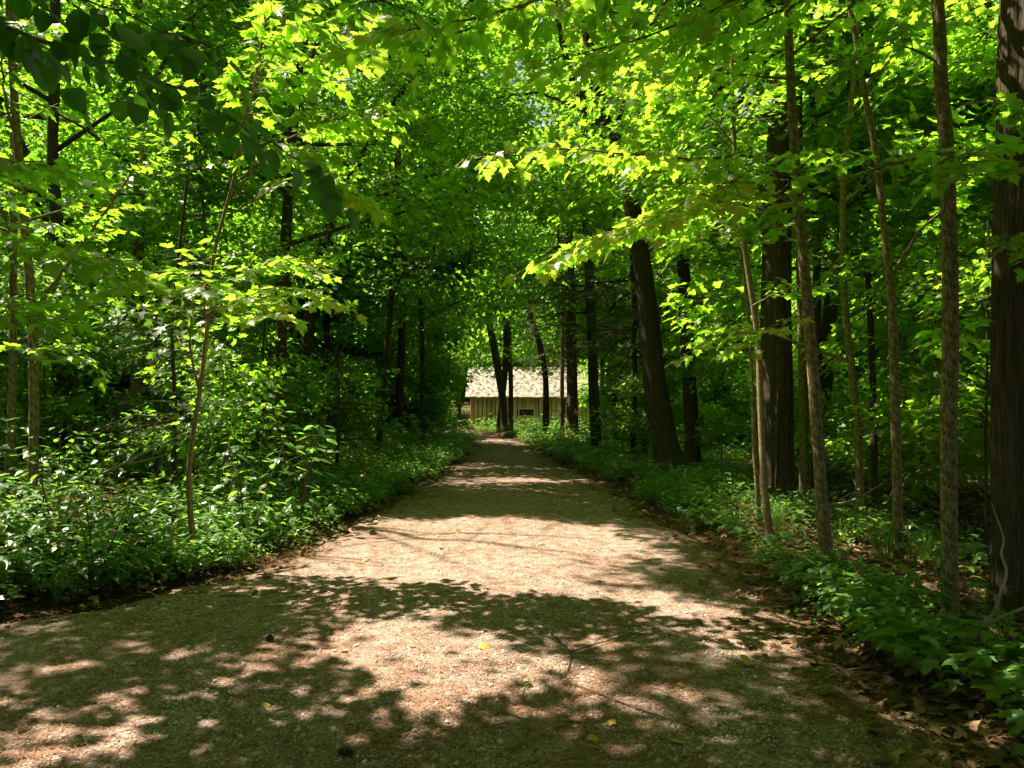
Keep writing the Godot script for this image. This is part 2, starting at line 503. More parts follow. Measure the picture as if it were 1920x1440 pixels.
# ------------------------------------------------------------------ light through the canopy
# Gaps in the canopy, where the sun reaches the place [x, z, half width, half depth, how open]; measured where the sunbeam meets the ground
const GAPS := [
	[-0.35, -8.3, 2.0, 1.75, 1.0], [-1.7, -7.2, 1.2, 1.2, 1.0], [0.3, -5.6, 1.3, 0.9, 0.93], [-0.7, -5.5, 1.3, 0.8, 0.85],
	[2.4, -3.4, 1.1, 0.2, 0.93], [2.1, -5.3, 1.1, 0.6, 0.95], [3.6, -6.0, 0.7, 0.45, 0.92], [3.9, -8.0, 0.8, 0.5, 0.92], [-3.0, -13.4, 0.6, 0.5, 0.91], [-3.6, -7.7, 2.1, 2.0, 0.97], [-4.6, -10.2, 1.6, 1.4, 0.92],
	[-0.2, -14.6, 1.9, 0.45, 0.95], [0.3, -18.2, 1.9, 0.6, 0.91], [-0.3, -24.5, 2.4, 1.2, 0.75], [-0.4, -31.0, 2.2, 1.0, 0.6],
	[1.2, -55.2, 7.0, 5.0, 0.84], [0.5, -48.0, 7.0, 5.5, 0.96], [-2.3, -5.9, 1.4, 1.1, 0.7], [-2.8, -9.6, 1.1, 1.4, 0.92], [-4.0, -52.0, 3.0, 4.0, 0.91], [1.8, -26.7, 1.6, 1.6, 0.95],
]

func footprint(p: Vector3) -> Vector2:
	return Vector2(p.x - SUN.x * p.y / SUN.y, p.z - SUN.z * p.y / SUN.y)

func dappled(q: Vector2) -> bool:      # the near end of the lane, under thin leaves
	return q.y > -6.4 and q.y < -2.0 and q.x < 0.1 + 0.25 * (6.4 + q.y) and q.x > -6.0

func openness(q: Vector2) -> float:
	var best := 0.0
	for g in GAPS:
		var u: float = (q.x - g[0]) / (g[2] + 0.3)
		var w: float = (q.y - g[1]) / (g[3] + 0.25)
		var wob := 0.35 * rough_noise.get_noise_2d(q.x * 60.0, q.y * 60.0)
		if u * u + w * w < 1.0 + wob: best = maxf(best, g[4])
	if best > 0.0: return best
	var d := -q.y
	if d < 1.5: return 0.0
	if dappled(q):
		return 0.98
	if d < 13.5 and q.x > -2.5 and q.x < (4.5 if d < 5.0 else 2.9): return 0.0
	var n := gap_noise.get_noise_2d(q.x * 5.0, q.y * 5.0)
	var th := -0.16
	if q.x < -1.0 and d > 9.0 and d < 34.0: th = 0.06
	if d > 24.0 and q.x > -6.0 and q.x < 9.0: th = -0.3
	if d > 15.0 and q.x > -3.5 and q.x < 6.0: th = -0.38
	if d > 36.0: th = -0.3
	return 0.9 if n > th else 0.0

# ------------------------------------------------------------------ trees
func v4(a: Array) -> Array:
	var out := []
	for k in range(0, a.size(), 4): out.append(Vector4(a[k], a[k + 1], a[k + 2], a[k + 3]))
	return out

# pts: the trunk as far as the photograph shows it; it goes on to the height `top`
func trunk_of(t: Node3D, pts: Array, top: float, mat: String, sides: int, opt := {}) -> Array:
	var line := v4(pts)
	var b0: Vector4 = line[0]
	var g := land(b0.x, b0.z)
	if b0.y > g - 0.02:
		var c: Vector4 = line[1]
		var slope := Vector2(b0.x - c.x, b0.z - c.z) / maxf(0.2, c.y - b0.y)
		line.push_front(Vector4(b0.x + slope.x * (b0.y - g) * 0.6, g, b0.z + slope.y * (b0.y - g) * 0.6, b0.w * 1.12))
	var base: Vector4 = line[0]
	var up: Vector4 = line[1]
	var knee := base.lerp(up, clampf((0.12 + base.w) / maxf(0.3, up.y - base.y), 0.05, 0.6))
	knee.w = base.w * 1.02
	line.insert(1, knee)
	line[0].w = base.w * 1.4
	line.push_front(Vector4(base.x, base.y - 0.25, base.z, base.w * 1.75))
	var e: Vector4 = line[-1]
	var p: Vector4 = line[-2]
	var dir := Vector3(e.x - p.x, e.y - p.y, e.z - p.z).normalized()
	var r := e.w
	var r0 := r
	var y0 := e.y
	while e.y < top:
		dir = (dir + Vector3(gauss() * 0.05, 0.12, gauss() * 0.05)).normalized()
		var st := minf(1.6, top - e.y + 0.1)
		r = r0 * (1.0 - 0.85 * (e.y - y0) / maxf(0.5, top - y0))
		e = Vector4(e.x + dir.x * st, e.y + maxf(0.1, dir.y * st), e.z + dir.z * st, maxf(0.012, r))
		line.append(e)
	t.position = Vector3(base.x, base.y, base.z)
	var loc := []
	for q in line: loc.append(q - Vector4(base.x, base.y, base.z, 0))
	var b := Buf.new()
	tube(b, resample(loc, opt.get("step", 0.35)), sides, opt.get("rough", 0.10), opt.get("furrow", 0.0), base.x * 13.0)
	if opt.get("rough", 0.10) > 0.0: refine_normals(b)
	trunks.append([t, b, mat])
	return line

func at_height(line: Array, y: float) -> Vector4:
	for k in line.size() - 1:
		if y <= line[k + 1].y:
			return line[k].lerp(line[k + 1], clampf((y - line[k].y) / maxf(0.001, line[k + 1].y - line[k].y), 0, 1))
	return line[-1]

# limbs and a crown of leafy sprays; keeps to gaps in the canopy so that the sun falls where the place is sunlit
func crown_of(t: Node3D, line: Array, mesh: ArrayMesh, lo: float, hi: float, reach: float, limbs: int, per: int, scale: float, mat: String, gate_from := 3.0, extra := {}) -> void:
	var list := []
	var b: Buf = trunks[-1][1]
	var az := R(0, TAU)
	for k in limbs:
		var f := (k + 0.5) / limbs
		var y := lerpf(lo, hi, f) + R(-0.3, 0.3)
		var s := at_height(line, y)
		az += 2.4 + R(-0.4, 0.4)
		var len := reach * (1.0 - 0.55 * f * f) * R(0.7, 1.1)
		if extra.has("cone"): len = reach * (1.05 - f) * R(0.8, 1.1)
		var rise: float = extra.get("rise", 0.35) + R(-0.15, 0.2)
		var dir := Vector3(cos(az), rise, sin(az))
		var a := Vector3(s.x, s.y, s.z)
		var m := a + dir * len * 0.5 + Vector3(gauss(), gauss(), gauss()) * 0.05 * len
		var z := a + dir * len + Vector3(0, extra.get("sag", -0.12) * len, 0)
		var r := minf(s.w * 0.55, 0.018 + 0.011 * len)
		tube(b, [Vector4(a.x, a.y, a.z, r), Vector4(m.x, m.y, m.z, r * 0.6), Vector4(z.x, z.y, z.z, 0.008)].map(func(w): return w - Vector4(t.position.x, t.position.y, t.position.z, 0)), 5)
		for j in per:
			var u := pow(R(0.08, 1.0), 0.7) * 1.08
			var c := a.lerp(m, u * 2.0) if u < 0.5 else m.lerp(z, u * 2.0 - 1.0)
			var loose := 0.16 * len + 0.15
			c += Vector3(gauss() * loose, gauss() * loose * 0.4, gauss() * loose)
			if extra.has("conifer"): c = a.lerp(z, R(0.02, 0.75)) + Vector3(gauss() * 0.05, gauss() * 0.05, gauss() * 0.05)
			var q := footprint(c)
			var op := openness(q)
			if op != 0.9 and c.y > gate_from and rng.randf() < op: continue
			if op == 0.9 and c.y > maxf(gate_from, minf(1.6 - 0.5 * c.z, (24.0 if absf(c.x) < 4.5 and c.z > -31.0 else 6.0) if c.z < -16.0 else 7.5)) and rng.randf() < op: continue
			if clear_view(c): continue
			var out := (Vector3(dir.x, 0, dir.z) + Vector3(gauss(), 0, gauss()) * 0.6).normalized() + Vector3(0, R(-0.45, 0.05), 0)
			var bs := frame(out, (Vector3.UP + Vector3(gauss(), 0, gauss()) * 0.25).normalized())
			var sc := scale * R(0.75, 1.3)
			if extra.has("conifer"): sc = scale * len * R(0.5, 0.8)
			list.append(Transform3D(bs.scaled(Vector3.ONE * sc), c - t.position - (bs.z * 0.5 * sc if not extra.has("conifer") else Vector3.ZERO)))
			count_shade(q, c.y)
	crowns.append({"node": t, "mesh": mesh, "list": list, "lo": maxf(lo, 6.5), "hi": hi, "scale": scale, "fill": extra.get("fill", true)})

# the lane itself and the sight of the cabin stay free of leaves
func clear_view(c: Vector3) -> bool:
	var d := -c.z
	if d > 0.0 and d < 7.5 and absf(c.x) < d * 0.7 + 0.5 and c.y < 1.6 + d * 0.56: return true
	if d > 0.0 and d < 13.0 and c.y < 1.6 + d * 0.2 and c.x > -2.7 and c.x < 2.6: return true
	if d > 8.2 and d < 11.8 and c.x > 2.9 and c.x < 4.5 and c.y < 6.0: return true      # round the old trunk
	if d < 50.0 and d > 0.0 and c.y < 1.7 + d * 0.02 and c.x > edge(d, 1) - 0.2 and c.x > -0.06 * d and c.x < maxf(edge(d, 2) + 0.3, d * 0.07): return true
	return false

func count_shade(q: Vector2, y: float) -> void:
	if y < 3.0 or q.x < -12.0 or q.x > 14.0 or q.y > 14.0 or q.y < -30.0: return
	for i in range(-1, 2):
		for j in range(-1, 2):
			var key := Vector2i(int(floor(q.x / 0.4)) + i, int(floor(q.y / 0.4)) + j)
			shade_count[key] = shade_count.get(key, 0) + 1

# where the lane lies in shade, the canopy above it is closed: its trees get the sprays that are still missing along the sunbeam
func close_canopy() -> void:
	for i in range(-30, 34):
		for j in range(-75, 34):
			var key := Vector2i(i, j)
			var q := Vector2((i + 0.5) * 0.4, (j + 0.5) * 0.4)
			var need := 11 if q.y > -14.0 else 6
			if q.y > -1.0 or absf(q.x) > 7.0: need = 7
			if dappled(q): need = 9 if gap_noise.get_noise_2d(q.x * 26.0, q.y * 26.0) > 0.15 - 0.06 * q.x else 1
			var tries := 0
			while shade_count.get(key, 0) < need and tries < 14:
				tries += 1
				if openness(q) > 0.4 and openness(q) != 0.98: break
				var y := R(7.0, 14.0) if not dappled(q) else R(5.4, 8.5)
				var p := Vector3(q.x + SUN.x / SUN.y * y, y, q.y + SUN.z / SUN.y * y) + Vector3(R(-0.2, 0.2), 0, R(-0.2, 0.2))
				if clear_view(p): continue
				var best := {}
				var near := 9.0
				for c in crowns:
					if not c.fill: continue
					var l := Vector2(c.node.position.x - p.x, c.node.position.z - p.z).length()
					if l < near:
						near = l
						best = c
				if best.is_empty(): break
				var bs := frame(Vector3(gauss(), R(-0.5, 0.0), gauss()), (Vector3.UP + Vector3(gauss(), 0, gauss()) * 0.2).normalized())
				best.list.append(Transform3D(bs.scaled(Vector3.ONE * best.scale * R(0.8, 1.2)), p - best.node.position - bs.z * 0.5))
				count_shade(q, y)

func hang_crowns() -> void:
	for e in trunks: part("trunk", commit([e[1]], [M[e[2]]]), e[0])
	for c in crowns:
		if c.list.size():
			var o := many("crown", c.mesh, c.node, c.list)
			o.set_meta("kind", "stuff")

# a near branch with its own leaves. path: world points; leaves go to `into`, drawn one by one
func leafy_branch(t: Node3D, mat: String, into: Array, path: Array, r0: float, leaf: float, opt := {}) -> void:
	var wood := Buf.new()
	var from: Vector3 = t.position
	var pts := []
	for k in path.size():
		var p: Vector3 = path[k] - from
		pts.append(Vector4(p.x, p.y, p.z, lerpf(r0, 0.0025, float(k) / (path.size() - 1))))
	var fine := resample(pts, 0.08)
	for k in range(1, fine.size() - 1):
		fine[k] += Vector4(gauss(), gauss(), gauss(), 0) * 0.006
	tube(wood, fine, 6)
	var start: float = opt.get("from", 0.25)
	var spread: float = opt.get("spread", 0.55)
	var nodes: int = opt.get("twigs", 10)
	var hang: float = opt.get("hang", 0.25)
	for k in nodes:
		var t0 := start + (1.0 - start) * (k + R(0.1, 0.9)) / nodes
		var at: Vector4 = fine[int(t0 * (fine.size() - 1))]
		var nx: Vector4 = fine[mini(fine.size() - 1, int(t0 * (fine.size() - 1)) + 1)]
		var dir := Vector3(nx.x - at.x, nx.y - at.y, nx.z - at.z).normalized()
		if dir.length() < 0.5: dir = Vector3(1, 0, 0)
		var sidev := dir.cross(Vector3.UP).normalized() * (1.0 if k % 2 else -1.0)
		var td := (dir * R(0.3, 0.9) + sidev * R(0.5, 1.0) + Vector3.UP * R(-0.25, 0.3)).normalized()
		var len: float = spread * (1.15 - 0.6 * t0) * R(0.6, 1.2)
		if k == nodes - 1: td = dir
		var a := Vector3(at.x, at.y, at.z)
		var e := a + td * len + Vector3(0, -hang * len * 0.4, 0)
		var m := a + td * len * 0.5 + Vector3(0, 0.04 * len, 0)
		tube(wood, [Vector4(a.x, a.y, a.z, 0.004), Vector4(m.x, m.y, m.z, 0.003), Vector4(e.x, e.y, e.z, 0.0015)], 4)
		var pairs := maxi(2, int(len / (leaf * 0.62)))
		for j in pairs + 1:
			var u := float(j + 0.6) / (pairs + 0.6)
			var p := a.lerp(m, u * 2.0) if u < 0.5 else m.lerp(e, minf(1.0, u * 2.0 - 1.0))
			var cross := td.cross(Vector3.UP).normalized()
			for s in ([-1.0, 1.0] if j < pairs else [0.0]):
				if rng.randf() < 0.1: continue
				var out: Vector3 = (cross * s * R(0.6, 1.1) + td * R(0.3, 0.9) + Vector3(gauss() * 0.2, -hang * R(0.3, 1.8), gauss() * 0.2)).normalized()
				var bs := frame(out, (Vector3.UP + Vector3(gauss(), 0, gauss()) * opt.get("tilt", 0.38)).normalized())
				var size := leaf * (R(0.7, 1.25) if rng.randf() < 0.75 else R(0.4, 0.7))
				into.append(Transform3D(bs.scaled(Vector3.ONE * size), p + out * size * 0.45))
	part("branch", commit([wood], [M[mat]]), t)

# the leaves of one tree: those that show largest as parts, the rest joined
func hang_leaves(t: Node3D, list: Array, kind: String, mats: Array, most := 300) -> void:
	var eye := Vector3(0, 1.6, 0) - t.position
	var seen := []
	for xf in list:
		var v: Vector3 = xf.origin - eye
		var inside := v.z < -1.0 and absf(v.x) < -v.z * 0.69 and absf(v.y) < -v.z * 0.52
		seen.append([xf.basis.x.length() / v.length() if inside else 0.0, xf])
	seen.sort_custom(func(a, b): return a[0] > b[0])
	var rest := [[], []]
	for k in seen.size():
		if k < most and seen[k][0] > 0.0:
			part("leaf", leaf_mesh(kind, mats[rng.randi() % mats.size()], rng.randi() % 4), t, null, seen[k][1])
		else:
			rest[k % 2].append(seen[k][1])
	for k in 2:
		if rest[k].size():
			many("foliage", leaf_mesh(kind, mats[k % mats.size()], k), t, rest[k])

func V(x: float, y: float, z: float) -> Vector3:
	return Vector3(x, y, z)

func bare_sticks(t: Node3D, line: Array, lo: float, hi: float, n: int, len: float, mat: String) -> void:   # dead drooping lower branches
	for k in n:
		var s := at_height(line, lerpf(lo, hi, (k + R(0, 1)) / n))
		var az := R(0, TAU)
		var l := len * R(0.5, 1.1)
		var a := Vector3(s.x, s.y, s.z) - t.position
		var d := Vector3(cos(az), R(-0.5, 0.15), sin(az)).normalized()
		var e := a + d * l + Vector3(0, -0.15 * l, 0)
		var m := a + d * l * 0.5 + Vector3(0, 0.05 * l, 0)
		var b := Buf.new()
		tube(b, [Vector4(a.x, a.y, a.z, 0.012), Vector4(m.x, m.y, m.z, 0.007), Vector4(e.x, e.y, e.z, 0.002)], 4)
		for j in 3:
			var p := a.lerp(e, R(0.35, 0.9)) + Vector3(0, 0.02, 0)
			var f := p + (d + Vector3(gauss(), gauss() * 0.6, gauss()) * 0.7).normalized() * l * R(0.15, 0.4)
			tube(b, [Vector4(p.x, p.y, p.z, 0.004), Vector4(f.x, f.y, f.z, 0.0015)], 3)
		part("dead_branch", commit([b], [M[mat]]), t)

# ------------------------------------------------------------------ undergrowth
func herb_mesh(kind: int) -> ArrayMesh:
	var a := Buf.new()
	var c := Buf.new()
	var w := Buf.new()
	match kind:
		0:      # maple seedlings
			for k in 7:
				var az := R(0, TAU)
				var h := R(0.08, 0.26)
				var p := V(cos(az) * R(0.03, 0.16), h, sin(az) * R(0.03, 0.16))
				w.tri(V(0, 0, 0), V(0.004, 0, 0), p)
				var out := V(cos(az), R(-0.5, 0.05), sin(az))
				add_leaf(a if k % 2 else c, Transform3D(frame(out).scaled(Vector3.ONE * R(0.06, 0.11)), p), "lobed", R(-0.1, 0.2), R(0.05, 0.35))
		1:      # broad oval leaves in pairs on upright stems
			for s in 3:
				var az := R(0, TAU)
				var top := V(cos(az) * 0.14, R(0.25, 0.42), sin(az) * 0.14)
				w.tri(V(0, 0, 0), V(0.006, 0, 0.003), top)
				for k in 8:
					var u := 0.35 + 0.65 * k / 7.0
					var o := R(0, TAU)
					var out := V(cos(o), R(-0.35, 0.25), sin(o))
					add_leaf(a if rng.randf() < 0.6 else c, Transform3D(frame(out).scaled(Vector3.ONE * R(0.055, 0.10)), top * u + out * 0.02), "oval", R(0.0, 0.4), R(0.05, 0.4))
		2:      # grass tuft
			for k in 26:
				var az := R(0, TAU)
				var l := R(0.14, 0.36)
				var d := V(cos(az), 0, sin(az))
				var s := d.cross(Vector3.UP) * 0.004
				var p := d * R(0.0, 0.05)
				var m := p + d * l * 0.22 + V(0, l * 0.75, 0)
				var e := p + d * l * 0.75 + V(0, l * R(0.45, 0.9), 0)
				var b: Buf = a if k % 3 else c
				b.tri(p - s, p + s, m + s); b.tri(p - s, m + s, m - s); b.tri(m - s, m + s, e)
		3:      # fine-leaved bushy growth
			for k in 60:
				var az := R(0, TAU)
				var r := sqrt(rng.randf()) * 0.26
				var p := V(cos(az) * r, R(0.05, 0.34) * (1.0 - r * 1.6) + 0.03, sin(az) * r)
				var out := V(cos(az) + gauss() * 0.4, R(-0.4, 0.5), sin(az) + gauss() * 0.4)
				add_leaf(a if k % 2 else c, Transform3D(frame(out).scaled(Vector3.ONE * R(0.03, 0.055)), p), "oval" if k % 3 else "bit", 0.2, 0.2)
				if k % 8 == 0: w.tri(V(0, 0, 0), V(0.004, 0, 0), p)
		4:      # low broad maple and wood plants for the far floor
			for k in 34:
				var az := R(0, TAU)
				var r := sqrt(rng.randf()) * 0.5
				var p := V(cos(az) * r, R(0.05, 0.5), sin(az) * r)
				var out := V(cos(az) + gauss() * 0.4, R(-0.5, 0.2), sin(az) + gauss() * 0.4)
				add_leaf(a if k % 2 else c, Transform3D(frame(out).scaled(Vector3.ONE * R(0.07, 0.12)), p), "lobed" if k % 2 else "oval", 0.1, 0.2)
	return commit([a, c, w], [M.blade if kind == 2 else M.herb, M.herb_light, M.twig])

func scatter(n: int, ok: Callable, lo: Vector2, hi: Vector2, s0: float, s1: float, tilt: float, near_bias := 1.0) -> Array:
	var out := []
	for k in n:
		var d := lerpf(lo.y, hi.y, pow(rng.randf(), near_bias))
		var x := R(lo.x, hi.x) * (1.0 if near_bias == 1.0 else clampf(d / hi.y * 1.2 + 0.12, 0.0, 1.0))
		if not ok.call(x, d): continue
		var up := (Vector3.UP + V(gauss(), 0, gauss()) * tilt).normalized()
		var az := R(0, TAU)
		var bs := frame(V(cos(az), 0, sin(az)).cross(up), up)
		out.append(Transform3D(bs.scaled(Vector3.ONE * R(s0, s1)), V(x, land(x, -d), -d)))
	return out

func shrub_proto(kind: int) -> Node3D:      # stems and single leaves, 0.5 to 0.9 m
	var t := Node3D.new()
	var w := Buf.new()
	var tall: float = [0.75, 0.45, 0.6, 0.4][kind]
	for s in [3, 4, 2, 5][kind]:
		var az := R(0, TAU)
		var top := V(cos(az) * R(0.08, 0.3), tall * R(0.7, 1.1), sin(az) * R(0.08, 0.3))
		var mid := top * 0.5 + V(0, 0.05, 0)
		tube(w, [Vector4(0, -0.05, 0, 0.007), Vector4(mid.x, mid.y, mid.z, 0.005), Vector4(top.x, top.y, top.z, 0.002)], 4)
		for k in [12, 9, 14, 6][kind]:
			var u := 0.35 + 0.65 * float(k / 2) / 6.0
			var p := mid.lerp(top, clampf(u * 2.0 - 1.0, 0, 1)) if u > 0.5 else mid * u * 2.0
			var o: float = az + PI * (k % 2) + R(-0.7, 0.7) + (k / 2) * 1.2
			var out := V(cos(o), R(-0.35, 0.2), sin(o)).normalized()
			var l: float = R(0.06, 0.10) * [1.0, 1.15, 1.0, 1.5][kind]
			p += out * R(0.01, 0.10)
			part("leaf", leaf_mesh(["oval", "oval", "lobed", "oval"][kind], ["herb", "herb_light", "herb"][rng.randi() % 3], rng.randi() % 4), t, null, Transform3D(frame(out, (Vector3.UP + V(gauss(), 0, gauss()) * 0.25).normalized()).scaled(Vector3.ONE * l), p))
	w.n = PackedVector3Array(); w.uv = PackedVector2Array()
	part("stem", commit([w], [M.twig]), t)
	return t

const ORD := ["first", "second", "third", "fourth", "fifth", "sixth", "seventh", "eighth", "ninth", "tenth", "eleventh", "twelfth", "thirteenth", "fourteenth", "fifteenth", "sixteenth", "seventeenth", "eighteenth", "nineteenth", "twentieth"]

# the label of one of many: counted along the picture from the last tree that one can point to
func name_by_place(list: Array) -> void:      # [[bearing, node, look]]
	landmarks.sort_custom(func(a, b): return a[0] < b[0])
	list.sort_custom(func(a, b): return a[0] < b[0])
	var count := {}
	for e in list:
		var at := "the frame's left edge"
		for l in landmarks:
			if l[0] < e[0]: at = l[1]
		var key: String = e[2] + at
		var k: int = count.get(key, 0)
		count[key] = k + 1
		e[1].set_meta("label", "%s, %s one right of %s" % [e[2], ORD[mini(k, 19)], at])

func mark(line: Array, called: String) -> void:
	var p := at_height(line, 1.6)
	landmarks.append([p.x / -p.z, called])

# ------------------------------------------------------------------ the place
func _ready() -> void:
	rng.seed = 20240611
	rough_noise.seed = 3
	rough_noise.frequency = 0.02
	gap_noise.seed = 8
	gap_noise.frequency = 0.035
	gap_noise.fractal_octaves = 2
	fine_noise.seed = 12
	fine_noise.frequency = 0.02
	var cam := Camera3D.new()
	cam.name = "camera"
	cam.fov = 53.07
	cam.near = 0.05
	cam.far = 1500.0
	cam.position = V(0, 1.6, 0)
	cam.rotation_degrees = V(1.0, 0, 0)
	add_child(cam)
	var we := WorldEnvironment.new()
	we.name = "daylight"
	var env := Environment.new()
	var sky := Sky.new()
	var sm := ProceduralSkyMaterial.new()
	sm.sky_top_color = Color(0.84, 0.90, 0.98)
	sm.sky_horizon_color = Color(0.92, 0.95, 0.98)
	sm.sky_curve = 0.2
	sm.ground_bottom_color = Color(0.12, 0.13, 0.09)
	sm.ground_horizon_color = Color(0.45, 0.5, 0.5)
	sm.sky_energy_multiplier = 0.5
	sky.sky_material = sm
	env.background_mode = Environment.BG_SKY
	env.sky = sky
	env.tonemap_mode = Environment.TONE_MAPPER_LINEAR
	env.tonemap_exposure = 3.8
	env.sdfgi_enabled = true
	env.ssao_enabled = true
	env.ssil_enabled = true
	we.environment = env
	add_child(we)
	var sun := DirectionalLight3D.new()
	sun.name = "sun"
	sun.light_energy = 1.6
	sun.light_color = Color(1.0, 0.95, 0.88)
	sun.light_angular_distance = 0.5
	sun.shadow_enabled = true
	sun.transform = Transform3D(frame(SUN, Vector3.UP), V(0, 30, 0))
	add_child(sun)

	make_materials()
	make_ground()
	make_cabin()
	make_trees()
	make_undergrowth()
	make_litter()

func make_cabin() -> void:
	var at := V(-2.97, -0.79, -55.0)
	var t := thing("plank_cabin", "weathered plank cabin with debris strewn roof at the end of the lane", "cabin", at)
	var b := Buf.new()
	var wide := 9.0
	var tall := 2.5
	box(b, V(0.02, -0.2, -6.0), V(wide, tall, -0.06))
	part("wall", commit([b], [M.dark]), t)
	var protos := []
	for k in 4:
		var pb := Buf.new()
		box(pb, V(0, 0, -0.05), V(0.265, tall - 0.02, 0.0), 0.012)
		protos.append(commit([pb], [M["plank%d" % (k % 3)]]))
	var ob := Buf.new()
	box(ob, V(0, 0, -0.05), V(0.24, tall - 0.02, 0.02), 0.01)
	part("corner_board", commit([ob], [M.plank3]), t, null, Transform3D(Basis(), V(0.0, -0.1, 0.0)))
	var x := 0.26
	var k := 0
	while x < wide - 0.3:
		if x + 0.28 > 3.5 and x < 4.52:      # boards cut for the window
			for piece in [[-0.1, 1.1], [1.56, tall - 0.14]]:
				var cb := Buf.new()
				box(cb, V(0, piece[0], -0.05), V(0.285, piece[1], 0.0), 0.012)
				part("plank", commit([cb], [M["plank%d" % (k % 3)]]), t, null, Transform3D(Basis(), V(x, 0, R(-0.008, 0.008))))
		else:
			part("plank", protos[rng.randi() % 4], t, null, Transform3D(Basis(V(0, 0, 1), R(-0.004, 0.004)), V(x, -0.1 + R(-0.03, 0.02), R(-0.008, 0.008))))
		x += 0.31
		k += 1
	b = Buf.new()
	box(b, V(3.46, 1.06, -0.045), V(4.56, 1.58, -0.03))
	var win := part("window", commit([b], [M.dark]), t)
	b = Buf.new()
	for r in [[3.42, 1.54, 4.60, 1.63], [3.42, 1.02, 4.60, 1.10], [3.42, 1.10, 3.5, 1.54], [4.52, 1.10, 4.60, 1.54]]:
		box(b, V(r[0], r[1], -0.02), V(r[2], r[3], 0.035))
	part("frame", commit([b], [M.plank0]), win)
	b = Buf.new()      # roof: two slopes, thick at the eave, humped by moss and needles
	var n := 60
	for side in 2:
		var o := b.v.size()
		for i in 17:
			for j in n + 1:
				var u := i / 16.0
				var z := 0.45 - 3.5 * u if side == 0 else -6.55 + 3.5 * u
				var y := tall - 0.06 + 2.25 * u + 0.06 * rough_noise.get_noise_2d(j * 9.0, i * 9.0 + side * 50) + 0.05 * fine_noise.get_noise_2d(j * 30.0, i * 30.0)
				b.v.append(V(-0.35 + (wide + 0.7) * j / n, y, z))
				b.n.append(Vector3.UP)
		for i in 16:
			for j in n:
				var q := o + i * (n + 1) + j
				b.i.append_array([q, q + n + 1, q + 1, q + 1, q + n + 1, q + n + 2] if side == 0 else [q, q + 1, q + n + 1, q + 1, q + n + 2, q + n + 1])
	refine_normals(b)
	var roof := part("roof", commit([b], [M.roof]), t)
	b = Buf.new()
	box(b, V(-0.33, tall - 0.16, 0.36), V(wide + 0.33, tall - 0.09, 0.43))
	part("fascia", commit([b], [M.plank2]), roof)
	b = Buf.new()
	for s in [0.0, wide]:
		b = Buf.new()
		b.tri(V(s, tall, -0.05), V(s, tall, -6.0), V(s, tall + 2.1, -3.05))
		part("gable", commit([b], [M.plank2]), t)
	var debris := []
	for j in 900:
		var u := rng.randf()
		if gap_noise.get_noise_2d(j * 7.7, u * 90.0) < 0.1: continue
		debris.append(Transform3D(frame(V(gauss(), gauss() * 0.3, gauss())).scaled(Vector3.ONE * R(0.06, 0.16)), V(R(-0.3, wide), tall + 2.25 * u, 0.4 - 3.45 * u)))
	var dm := many("leaf_debris", leaf_mesh("lobed", "dead_pale", 1), t, debris)
	tag(dm, "fallen leaves and needles lying on the roof")

func hero(called: String, label: String, cat: String, mark_as: String, pts: Array, top: float, mat: String, sides := 12, opt := {}) -> Array:
	var t := thing(called, label, cat)
	var line := trunk_of(t, pts, top, mat, sides, opt)
	if mark_as: mark(line, mark_as)
	return [t, line]

const FIXED := [[-6.2, 9.5], [-5.6, 10.8], [-4.7, 11.6], [-7.5, 10.2], [-4.6, 13.2], [-9.0, 11.5], [4.6, 10.2], [5.6, 9.4], [5.4, 7.4], [6.6, 8.6], [4.7, 13.4], [7.2, 11.0], [-6.6, 7.4], [9.0, 10.0]]

